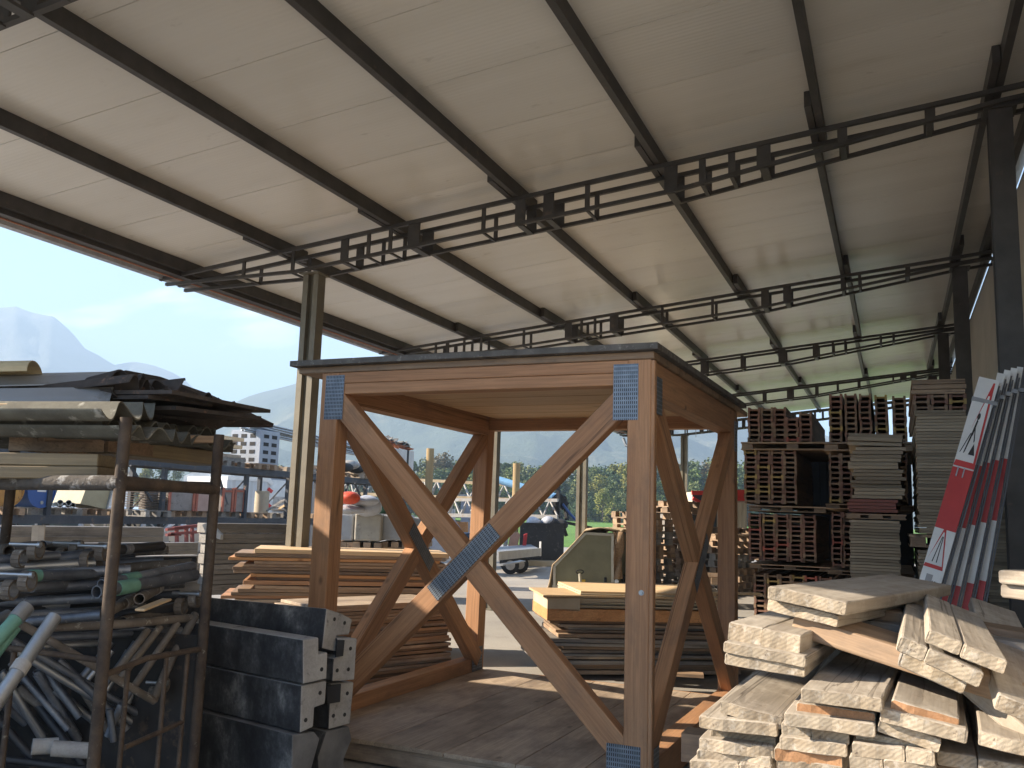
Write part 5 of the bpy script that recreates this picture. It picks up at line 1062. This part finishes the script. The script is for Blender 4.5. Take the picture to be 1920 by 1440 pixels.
def paint(name, c):
    m_, t, p = nt(name); p.inputs['Base Color'].default_value = c + (1,); p.inputs['Roughness'].default_value = .25; p.inputs['Metallic'].default_value = .1; p.inputs['Coat Weight'].default_value = .6; L(t, ramp(t, noise(t, coords(t), 3, 3), [(.3, tuple(x * .94 for x in c)), (.7, c)]), p.inputs['Base Color']); return m_
car('white car behind the rack at the picture edge', 18, -18.2, paint('car_white', (.7, .71, .72))); car('silver car behind the rack, seen between beams and shelf', 150, -18.4, paint('car_silver', (.45, .47, .5))); car('pale blue car behind the rack beside the first rusty post', 262, -18.6, paint('car_pale_blue', (.42, .5, .58))); car('white car behind the dark red steel frame', 345, -18.3, bpy.data.materials['car_white'], 84)
# ---------------------------------------------------------------- wrapped block pallets behind the tower
wrap = surf('wrapped_blocks', (.33, .34, .35), (.24, .25, .265), 4, .45, rand=.12, spots=(.42, .37, .29), spot_scale=5, b=.5); WB = surf('wrapped_tan_blocks', (.40, .36, .29), (.28, .26, .22), 5, .5, b=.6, rand=.05, spots=(.2, .18, .16), spot_scale=7)
dW = 16.0
def blockpal(x0, x1, y0, y1, m_, label, dd=0, base=True):
    a = D(x0, y0, dW + dd); c = D(x1, y0, dW + dd); zb = D((x0 + x1) / 2, y1, dW + dd).z; e = (c - a); e.z = 0; Lb = e.length; e.normalize(); n = V((-e.y, e.x, 0)); t_ = thing('wrapped_pallet', label, 'wrapped pallet', (a + c) / 2 + n * .5 - V((0, 0, a.z - zb + .15)), 0, 'pallets of wrapped blocks')
    put('load', MB().bar((a + c) / 2 + n * .5 - V((0, 0, (a.z - zb) / 2)), (a + c) / 2 + n * .5 - V((0, 0, (a.z - zb) / 2)) + e * .001, 1, 1) if False else MB().box((a + c) / 2 + n * .5 - V((0, 0, (a.z - zb) / 2)), (Lb, 1.0, a.z - zb), M=Matrix((e, n, V((0, 0, 1)))).transposed()), m_, t_, None, .03, 2)
    for q in (.1, .5, .9): put('foot', MB().box(a + e * Lb * q + n * .5 - V((0, 0, a.z - zb + .07)), (.13, 1.0, .1), M=Matrix((e, n, V((0, 0, 1)))).transposed()), MT['old'], t_)
    put('board', MB().box((a + c) / 2 + n * .5 - V((0, 0, a.z - zb + .135)), (Lb, 1.0, .022), M=Matrix((e, n, V((0, 0, 1)))).transposed()), MT['old'], t_)
blockpal(628, 664, 963, 1014, wrap, 'grey wrapped pallet of blocks half behind the tower\'s left post'); blockpal(666, 716, 963, 1015, WB, 'tan wrapped pallet of blocks between post and brace', -.1); blockpal(718, 768, 966, 1014, wrap, 'white wrapped pallet of blocks crossed by the left brace', .1); blockpal(770, 800, 970, 1014, wrap, 'grey wrapped pallet of blocks behind the crossing of the braces', .4)
for k, x in enumerate((630, 690, 750)): blockpal(x - 2, x + 52, 1030, 1100, wrap, 'lower wrapped pallet carrying the upper row, ' + ('left', 'middle', 'last')[k] + ' one', .1)
blockpal(798, 836, 1004, 1040, surf('blue_white_wrap', (.45, .5, .6), (.3, .34, .42), 8, .4, rand=0), 'blue and white wrapped bales behind the crossing of the front braces', 3.0)
def lump(name, label, cat, c, r, sc, m_, seed, group=None):
    rr = random.Random(seed); b = MB().ball((0, 0, 0), r, 20, 12, sc); b.v = [tuple(V(v) * (1 + .09 * math.sin(v[0] * 9 / r * .3 + seed) + .07 * math.sin(v[1] * 14 + seed * 2) + .05 * math.sin(v[2] * 21 + seed))) for v in b.v]
    o = put(name, b, m_, None, Matrix.Translation(c)); return tag(o, label, cat, group)
wp = surf('white_plastic_sack', (.46, .47, .50), (.34, .35, .38), 5, .4, rand=.05, b=.6, bd=.02)
lump('sack', 'white plastic big bag lying over the edge of the wrapped pallets', 'sack', D(692, 949, 15.9), .23, (1.0, .9, .8), wp, 4, 'white sacks on the wrapped pallets'); lump('sack', 'long white plastic sack on top of the others', 'sack', D(676, 940, 15.7), .27, (1.2, .8, .34), wp, 6, 'white sacks on the wrapped pallets'); lump('sack', 'flat white sack lying lowest on the wrapped pallets', 'sack', D(656, 955, 15.6), .24, (1.2, .9, .36), wp, 9, 'white sacks on the wrapped pallets')
lump('barrier_mesh', 'bright orange plastic mesh roll on the wrapped pallets', 'plastic mesh', D(650, 934, 15.4), .24, (1.0, .7, .5), surf('signal_orange', (.75, .09, .03), (.55, .06, .02), 22, .5, rand=0, b=1), 12)
lump('bag', 'dark green bag beside the white big bag', 'bag', D(716, 950, 17), .22, (1, 1, .8), surf('green_bag', (.04, .12, .08), None, 5, .5), 14)
# ---------------------------------------------------------------- white tent, containers and sheds beyond the rack
def fbox(name, label, cat, x0, x1, ytop, d0, dep, m_, d1=None, group=None):
    a = D(x0, ytop, d0); c = D(x1, ytop, d1 or d0); e = c - a; e.z = 0; Lb = e.length; e.normalize(); n = V((-e.y, e.x, 0)); zt_ = a.z; Mx = Matrix((e, n, V((0, 0, 1)))).transposed()
    t_ = thing(name, label, cat, (a + c) / 2 + n * dep / 2 - V((0, 0, a.z)), 0, group); put('wall', MB().box(V(((a.x + c.x) / 2, (a.y + c.y) / 2, zt_ / 2)) + n * dep / 2, (Lb, dep, zt_), M=Mx), m_, t_); return t_, V((a.x, a.y, 0)), e, n, Lb, zt_, Mx
rib, t, p = nt('ribbed_white'); v = coords(t, shift=False); wv = N(t, 'TexWave', wave_type='BANDS', bands_direction='Y', wave_profile='SIN'); wv.inputs['Scale'].default_value = 1.1; L(t, v, wv.inputs['Vector']); L(t, ramp(t, noise(t, v, .6, 5), [(.3, (.46, .49, .51)), (.7, (.58, .6, .61))]), p.inputs['Base Color']); bump(t, p, wv.outputs['Fac'], 1, .05); p.inputs['Roughness'].default_value = .6
t_, o0, e, n, Lb, zt_, Mx = fbox('white_container', 'white ribbed container behind the rack left of the steel column', 'container', 426, 508, 893, 31, 3.0, rib, 32)
for k in range(26): put('rib', MB().box(o0 + e * (Lb * (k + .5) / 26) - n * .02 + V((0, 0, zt_ / 2)), (.07, .04, zt_ - .1), M=Mx), rib, t_)
put('roof_rail', MB().box(o0 + e * Lb / 2 - n * .03 + V((0, 0, zt_ - .06)), (Lb, .06, .12), M=Mx), MT['white'], t_)
for k in range(8): put('chevron', MB().box(o0 + e * (Lb - .02) - n * .06 + V((0, 0, zt_ - .15 - k * .27)), (.2, .03, .12), M=Mx @ Matrix.Rotation(.6, 3, 'Y')), MT['red'] if k % 2 else MT['white'], t_)
t_, o0, e, n, Lb, zt_, Mx = fbox('site_office', 'pale site office with a dark blue window beside the ribbed container', 'site office', 352, 428, 893, 33, 3, MT['white'], 32)
put('window', MB().box(o0 + e * (Lb * .72) - n * .02 + V((0, 0, 1.6)), (Lb * .5, .05, .75), M=Mx), gm, t_); put('window_frame', MB().box(o0 + e * (Lb * .72) - n * .012 + V((0, 0, 1.6)), (Lb * .56, .03, .9), M=Mx), flat('blue_frame', (.12, .25, .36)), t_)
ar = [(D(345 + 88 * q, 893 - 17 * math.sin(min(1, q * 1.5 + .02) * math.pi / 2), 35)) for q in [i / 12 for i in range(13)]]; tt = thing('white_tent', 'white round topped tent roof behind the site office', 'tent', V((ar[6].x, ar[6].y, 0)))
put('canvas', MB().prism(ar + [V((ar[-1].x, ar[-1].y, 0)), V((ar[0].x, ar[0].y, 0))], (-.39 * 6, .91 * 6, 0)), MT['white'], tt)
fbox('grey_shed', 'plain grey shed right of the ribbed container', 'shed', 509, 600, 884, 36, 4, surf('grey_shed_wall', (.30, .31, .34), None, 2, .7, rand=0))
t_, o0, e, n, Lb, zt_, Mx = fbox('white_building', 'long white building with dark windows behind the rack at the left', 'building', -80, 236, 872, 34, 6, surf('white_render', (.62, .63, .64), (.54, .55, .56), 1, .8, rand=0), 36)
for k in range(7): put('window', MB().box(o0 + e * (1.2 + k * (Lb - 2) / 7) - n * .02 + V((0, 0, 1.55)), (.9, .05, .9), M=Mx), gm, t_)
put('fascia', MB().box(o0 + e * Lb / 2 - n * .1 + V((0, 0, zt_ + .06)), (Lb + .4, 6.4, .14), M=Mx @ Matrix.Identity(3)), MT['galv'], t_)
tag(put('concrete_wall', MB().prism([D(512, 931, 30), D(560, 933, 30), V((D(560, 933, 30).x, D(560, 933, 30).y, 0)), V((D(512, 931, 30).x, D(512, 931, 30).y, 0))], V((-.12, .27, 0))), MT['conc']), 'low pale concrete wall in front of the grey shed', 'wall')
# ---------------------------------------------------------------- crane boom sections, hut, skip, flatbed and bits in the middle distance
def lattice(label, x0, x1, t0, t1, b0, b1, d0, d1, m_, n, m2=None):
    A0, A1, B0, B1 = D(x0, t0, d0), D(x1, t1, d1), D(x0, b0, d0), D(x1, b1, d1); off = V((-.39, .91, 0)) * 1.1
    t_ = thing('lattice_boom', label, 'crane boom', (A0 + A1) / 2 - V((0, 0, ((A0 + A1) / 2).z - ((B0 + B1) / 2).z)), 0, 'crane boom sections lying in the yard')
    for q in (V((0, 0, 0)), off):
        put('chord', MB().bar(A0 + q * .5, A1 + q * .5, .11, .11) if q.length == 0 else MB().bar(B0 + q, B1 + q, .11, .11), m2 or m_, t_)
    put('chord', MB().bar(B0, B1, .13, .13), m2 or m_, t_)
    for k in range(n):
        u0, u1, um = k / n, (k + 1) / n, (k + .5) / n; top = A0.lerp(A1, um) + off * .5
        for bq in (V((0, 0, 0)), off): put('lacing', MB().tube(B0.lerp(B1, u0) + bq, top, .035, 6).tube(top, B0.lerp(B1, u1) + bq, .035, 6), m_, t_)
    return t_
wl = surf('white_lattice', (.36, .35, .33), (.26, .25, .23), 5, .6, rand=.05, spots=(.3, .2, .13), spot_scale=6); yl = surf('rusty_yellow_lattice', (.42, .33, .20), (.28, .2, .12), 5, .7, rand=.05)
lattice('upper lattice crane boom with a rusty top rail lying beyond the tower', 640, 985, 893, 910, 925, 938, 36, 33, wl, 14, yl); lattice('lower white lattice crane boom standing on supports beyond the tower', 838, 1046, 937, 938, 966, 969, 33, 31, wl, 8)
bo = thing('blue_jib', 'light blue tubular jib slanting across the boom sections', 'jib', D(1000, 975, 32)); put('tube', MB().tube(D(928, 898, 33), D(1047, 934, 32), .14, 12), flat('sky_blue_paint', (.18, .36, .55), .4), bo); put('head', MB().bar(D(1040, 928, 32), D(1060, 950, 32), .25, .35).bar(D(1058, 930, 32), D(1063, 975, 32), .12, .1), MT['dark'], bo); put('hose', MB().path([D(1055, 945, 31.8), D(1070, 965, 31.8), D(1090, 985, 31.8)], .05), MT['blue'], bo)
ge = thing('boom_trestle', 'dark upright frame at the end of the lower lattice boom', 'steel frame', V((D(1043, 972, 31.5).x, D(1043, 972, 31.5).y, D(1043, 975, 31.5).z)))
for a, c in (((1040, 936), (1040, 975)), ((1047, 912), (1047, 975)), ((1037, 912), (1050, 912)), ((1038, 975), (1110, 990)), ((1052, 975), (1062, 1005))): put('bar', MB().bar(D(*a, 31.5), D(*c, 31.5), .1, .1), MT['dark'], ge)
blk, t, p = nt('grey_blockwork'); br = N(t, 'TexBrick'); br.inputs['Scale'].default_value = 1.0; br.inputs['Brick Width'].default_value = .5; br.inputs['Row Height'].default_value = .25; br.inputs['Mortar Size'].default_value = .012; br.inputs['Color1'].default_value = (.50, .48, .44, 1); br.inputs['Color2'].default_value = (.42, .40, .37, 1); br.inputs['Mortar'].default_value = (.28, .27, .25, 1)
L(t, coords(t, shift=False), br.inputs['Vector']); L(t, br.outputs['Color'], p.inputs['Base Color']); p.inputs['Roughness'].default_value = .9
dB_ = 38; a = D(842, 955, dB_); c = D(912, 955, dB_); e = (c - a).normalized(); n = V((-e.y, e.x, 0)); hu = thing('block_hut', 'unfinished grey blockwork hut with a doorway under the crane boom', 'hut', V(((a.x + c.x) / 2, (a.y + c.y) / 2, 0)))
def bw(u0, u1, z0, z1, m_=blk): 
    q = a + e * (u0 * (c - a).length); q2 = a + e * (u1 * (c - a).length); M = frame(V((q.x, q.y, z0)), e) @ Matrix.Rotation(R(90), 4, 'X'); put('wall', MB().box((((q2 - q).length) / 2, (z1 - z0) / 2, -.12), ((q2 - q).length, z1 - z0, .24)), m_, hu, M)
zh = D(870, 955, dB_).z; bw(0, .20, 0, zh); bw(.42, 1, 0, zh); bw(.05, .3, 0, .9); put('door_panel', MB().bar(a + e * .55 * (c - a).length * .6 + V((0, 0, -.75)), a + e * .9 + V((0, 0, -.75)), .1, 2.2), surf('grey_door', (.25, .27, .32), None, 3, .6), hu); put('slab', MB().bar(a + e * -.3 + n * .6 + V((0, 0, .55)), c + n * .6 + V((0, 0, .55)), 1.6, .16), MT['conc'], hu)
def simple(name, label, cat, pts, d, vec, m_, group=None): return tag(put(name, MB().prism([D(x, y, d) for x, y in pts], vec), m_, None, None, .01), label, cat, group)
fw = V((-.39, .91, 0))
simple('cardboard_box', 'orange cardboard box in front of the blockwork hut', 'box', [(853, 978), (877, 979), (877, 998), (853, 997)], 30, fw * .5, MT['fresh']); simple('tarp_bundle', 'dark blue tarpaulin bundle below the orange box', 'tarpaulin', [(864, 1001), (890, 998), (893, 1012), (868, 1022)], 26, fw * .6, surf('navy_tarp', (.03, .06, .11), None, 6, .5)); simple('rubbish_bag', 'pile of reddish grey rubbish bags beside the hut', 'bag', [(834, 975), (846, 970), (858, 985), (868, 1000), (850, 1003), (838, 990)], 29, fw * .6, surf('rubbish', (.38, .28, .29), (.2, .15, .17), 14, .8))
sk = thing('black_container', 'black open rubbish container with bags heaped on top', 'container', V((D(1017, 1045, 30).x, D(1017, 1045, 30).y, 0)), 0); bkm = surf('black_scuffed', (.022, .022, .024), (.012, .012, .013), 5, .45, rand=0, spots=(.07, .065, .06), spot_scale=8)
q0, q1 = D(976, 981, 30), D(1058, 984, 30); put('wall', MB().prism([q0, q1, V((q1.x, q1.y, .12)), V((q0.x, q0.y, .12))], fw * 1.6), bkm, sk); put('rim', MB().bar(q0 - fw * .02, q1 - fw * .02, .06, .06), bkm, sk)
for x in (990, 1045): put('skid', MB().bar(V((D(x, 1045, 30).x, D(x, 1045, 30).y, .06)), V((D(x, 1045, 30).x, D(x, 1045, 30).y, .06)) + fw * 1.6, .12, .12), bkm, sk)
for k, (x, y) in enumerate(((1028, 978), (1037, 980), (1000, 979), (1050, 983))): lump('bag', ('white bag on the black container\'s rim', 'dark bag on the black container beside the white one', 'grey sheet of plastic on the black container', 'small dark bag at the end of the black container')[k], 'bag', D(x, y, 30.3), .22, (1.2, 1, .8), (wp, MT['dark'], wp, MT['dark'])[k], 20 + k, 'bags on the black container')
for k, (p4, m_) in enumerate((([(957, 1000), (972, 998), (975, 1003), (970, 1028), (952, 1027)], 'fresh'), ([(982, 1002), (989, 1000), (986, 1030), (979, 1030)], 'red'), ([(947, 1010), (955, 1002), (950, 1030), (942, 1030)], 'conc'))): simple('leaning_board', ('pinkish wooden board leaning beside the black container', 'narrow red board leaning against the black container', 'grey board leaning left of the pinkish one')[k], 'board', p4, 28.6, fw * .05, surf('pinkish_board', (.5, .28, .2), None, 4, .7) if k == 0 else MT[m_])
# flatbed trailer
fl = thing('flatbed_trailer', 'flat bed trailer with grey deck and twin wheels behind the tower', 'trailer', V((D(965, 1070, 23.5).x, D(965, 1070, 23.5).y, 0)))
d1, d2, d3 = D(934, 1045, 22.6), D(1013, 1029, 26.0), D(926, 1026, 26.5); d1.z = d2.z = d3.z = .62; d4 = d3 + (d2 - d1) * .95
put('deck', MB().prism([d1, d2, d2 + (d3 - d1), d3], (0, 0, -.06)), surf('grey_deck', (.20, .22, .245), None, 3, .5, rand=0), fl); put('side_board', MB().bar(d1 - V((0, 0, .08)), d2 - V((0, 0, .08)), .04, .22), surf('grey_side_board', (.33, .33, .32), None, 4, .5, rand=0), fl)
put('end_post', MB().bar(d2 + V((0, 0, -.2)), d2 + V((0, 0, .22)), .05, .05), MT['white'], fl); put('mudguard', MB().bar(d1 + V((.05, 0, -.3)), d1 + V((.3, .9, -.22)), .2, .03), MT['galv'], fl)
for x, y in ((957, 1056), (975, 1055)):
    c = D(x, y, 24.0 + (x - 957) * .03); c.z = .24; ax = (d3 - d1).normalized(); w_ = put('wheel', MB().tube(c, c + ax * .2, .24, 22), MT['black'], fl); put('rim', MB().tube(c - ax * .01, c, .13, 14), MT['galv'], w_); put('wheel', MB().tube(c + ax * 1.5, c + ax * 1.7, .24, 22), MT['black'], fl)
for k, (y, x0, x1) in enumerate(((1047, 984, 1066), (1055, 981, 1064))): a = PZ(x0, y, .1); c = PZ(x1, y + 2, .1); tag(put('pale_beam', MB().bar(V((a.x, a.y, .09)), V((c.x, c.y, .09)), .2, .17), MT['cream']), ('pale beam lying on the asphalt, farther of two', 'pale beam lying on the asphalt, nearer of two')[k], 'beam')
for k, (x, yt, d_) in enumerate(((807, 841, 30), (969, 869, 32))): q = D(x, yt, d_); tag(put('timber_pole', MB().tube((q.x, q.y, 0), (q.x, q.y, q.z), .13, 14), surf('yellow_pole', (.34, .24, .11), (.24, .165, .08), 5, .8, stretch=(1, 1, .1)) if k == 0 else bpy.data.materials['yellow_pole']), ('taller yellowish timber pole rising between the left braces', 'shorter yellowish timber pole above the blue jib')[k], 'pole')
q = D(1259, 898, 27); tag(put('white_pole', MB().tube((q.x, q.y, 0), (q.x, q.y, q.z), .07, 12), MT['white']), 'white pole standing behind the tall pallet stack', 'pole')
# red roofed hut
t_, o0, e, n, Lb, zt_, Mx = fbox('red_hut', 'cream ribbed hut with a red roof edge and dark open porch', 'hut', 1298, 1400, 922, 26, 3, surf('cream_wall', (.60, .54, .42), None, 2, .7, rand=0))
put('roof_edge', MB().box(o0 + e * (Lb * .75) - n * .08 + V((0, 0, zt_ - .06)), (Lb * .6, .1, .32), M=Mx), MT['red'], t_); put('porch', MB().box(o0 + e * (Lb * .22) - n * .02 + V((0, 0, zt_ / 2)), (Lb * .44, .06, zt_ - .02), M=Mx), surf('dark_blue_opening', (.035, .05, .065), None, 3, .5), t_)
for k in range(22): put('rib', MB().box(o0 + e * (Lb * (.46 + .54 * k / 22)) - n * .02 + V((0, 0, zt_ / 2 - .1)), (.03, .03, zt_ - .3), M=Mx), surf('cream_rib', (.52, .46, .35), None, 2, .7) if k == 0 else bpy.data.materials['cream_rib'], t_)
put('red_beam', MB().bar(D(1297, 924, 25.6), D(1324, 924, 25.6), .1, .12).bar(D(1322, 924, 25.6), D(1322, 934, 25.6), .1, .1).bar(D(1299, 934, 25.6), D(1322, 948, 25.6), .09, .09), MT['red'], t_)
# ---------------------------------------------------------------- the wood beyond the field
def leafmat(name, c1, c2):
    mt, t, p = nt(name); geo = N(t, 'NewGeometry'); c = ramp(t, geo.outputs['Random Per Island'], [(0, c2), (1, c1)])
    L(t, randval(t, c, .18), p.inputs['Base Color']); p.inputs['Roughness'].default_value = .75
    p.inputs['Subsurface Weight'].default_value = 0; return mt
LM = [leafmat('leaves_dark', (.075, .12, .04), (.035, .065, .024)), leafmat('leaves_mid', (.12, .16, .04), (.05, .08, .022)), leafmat('leaves_yellow', (.28, .26, .05), (.12, .14, .03)), leafmat('leaves_rust', (.17, .12, .05), (.07, .07, .03)), leafmat('leaves_olive', (.17, .19, .06), (.075, .10, .035))]
bark = surf('bark', (.10, .08, .06), (.05, .04, .03), 4, .95, stretch=(1, 1, .2))
def tree_mesh(seed, h, w_, n, shape):
    rr = random.Random(seed); tb = MB(); tb.tube((0, 0, 0), (rr.uniform(-.2, .2), 0, h * .55), h * .022, 8, r1=h * .012)
    for k in range(6):
        q = rr.uniform(0, 6.3); z = h * rr.uniform(.25, .55); tb.tube((0, 0, z), (math.cos(q) * w_ * .32, math.sin(q) * w_ * .32, z + h * .22), h * .009, 6, r1=h * .003)
    lobes = []
    for k in range(22):
        u = rr.random(); z = h * (.05 + .9 * u); prof = math.sin(math.pi * min(1, (.15 + .85 * u) ** (1.0 if shape == 0 else .6))) if shape != 2 else (1 - u) * .9 + .08
        rad = w_ * .5 * max(.15, prof) * rr.uniform(.5, 1.0); q = rr.uniform(0, 6.3); lobes.append((math.cos(q) * rad * .75, math.sin(q) * rad * .75, z, w_ * rr.uniform(.12, .22) * (.6 if shape == 2 else 1)))
    cb = MB(); 
    for k in range(n):
        lx, ly, lz, lr = rr.choice(lobes); d = V((rr.gauss(0, 1), rr.gauss(0, 1), rr.gauss(0, 1))).normalized() * lr * (rr.random() ** .4); c = V((lx, ly, lz)) + d; s = rr.uniform(.22, .42) * h / 12
        a = V((rr.gauss(0, 1), rr.gauss(0, 1), rr.gauss(0, .7))).normalized(); b_ = a.cross(V((rr.gauss(0, 1), rr.gauss(0, 1), rr.gauss(0, 1)))).normalized()
        cb.add([c - a * s, c - b_ * s * .6, c + a * s, c + b_ * s * .6 + a.cross(b_) * s * .3], [(0, 1, 2, 3)])
    return tb, cb
TV = []
for k, (h, w_, n, sh) in enumerate(((12, 8, 3600, 0), (13, 7, 3400, 1), (11, 9, 3600, 0), (14, 5.5, 2600, 2), (7, 6.5, 2400, 0))):
    tb, cb = tree_mesh(60 + k, h, w_, n, sh); TV.append((tb.mesh('trunk', bark), [cb.mesh('crown', m_) for m_ in LM], h))
KIND = ['broad round', 'tall oval', 'wide spreading', 'slim pointed', 'low bushy']; HUE = ['dark green', 'mid green', 'yellowing', 'rusty brown', 'olive green']
def tree(px, ytop, d_, v, hue):
    g = D(px, 970, d_); z0 = .9 if d_ > 120 else .3; top = D(px, ytop, d_).z; s = (top - z0) / TV[v][2]
    t_ = bpy.data.objects.new('tree', None); M = Matrix.Translation((g.x, g.y, z0)) @ Matrix.Rotation(rnd.uniform(0, 6.3), 4, 'Z') @ Matrix.Diagonal((s * rnd.uniform(.9, 1.15), s * rnd.uniform(.9, 1.15), s, 1)); link(t_, M)
    tag(t_, f'{KIND[v]} {HUE[hue]} tree in the wood beyond the field', 'tree', f'{KIND[v]} {HUE[hue]} trees beyond the field'); inst('trunk', TV[v][0], M, t_); inst('crown', TV[v][1][hue], M, t_)
sky_line = [(200, 880), (260, 868), (330, 872), (420, 880), (600, 878), (700, 872), (760, 862), (800, 858), (850, 852), (885, 862), (920, 862), (945, 858), (975, 868), (1010, 874), (1060, 880), (1105, 868), (1140, 876), (1165, 872), (1200, 866), (1230, 872), (1270, 866), (1300, 862), (1340, 870), (1390, 878), (1430, 880), (1500, 880)]
x = 205; i = 0
while x < 1500:
    y = float(np.interp(x, [q[0] for q in sky_line], [q[1] for q in sky_line])) + rnd.uniform(-6, 12)
    hue = rnd.choices([0, 1, 2, 3, 4], [4, 3, 1, 1.2, 2])[0]
    if 1150 < x < 1240: hue = rnd.choice([2, 4, 1])
    tree(x, y, rnd.uniform(172, 195), rnd.choices([0, 1, 2, 3], [3, 2, 3, 1.3])[0], hue)
    if x > 640: tree(x + rnd.uniform(-8, 8), y + rnd.uniform(14, 34), rnd.uniform(160, 170), rnd.choices([0, 2, 4], [2, 2, 2])[0], rnd.choices([0, 1, 2, 3, 4], [3, 3, .7, .8, 2])[0])
    x += rnd.uniform(11, 18) if x > 640 else rnd.uniform(26, 40); i += 1
for (px, y, d_, v, hue) in ((1130, 918, 150, 4, 2), (1150, 905, 156, 4, 1), (1180, 880, 158, 2, 2), (1165, 925, 150, 4, 4), (1105, 932, 154, 4, 0), (1085, 930, 156, 4, 0), (1065, 925, 157, 4, 0), (1200, 930, 150, 4, 0), (1225, 925, 152, 4, 1), (1300, 905, 155, 4, 4), (1240, 900, 157, 0, 1)): tree(px, y, d_, v, hue)
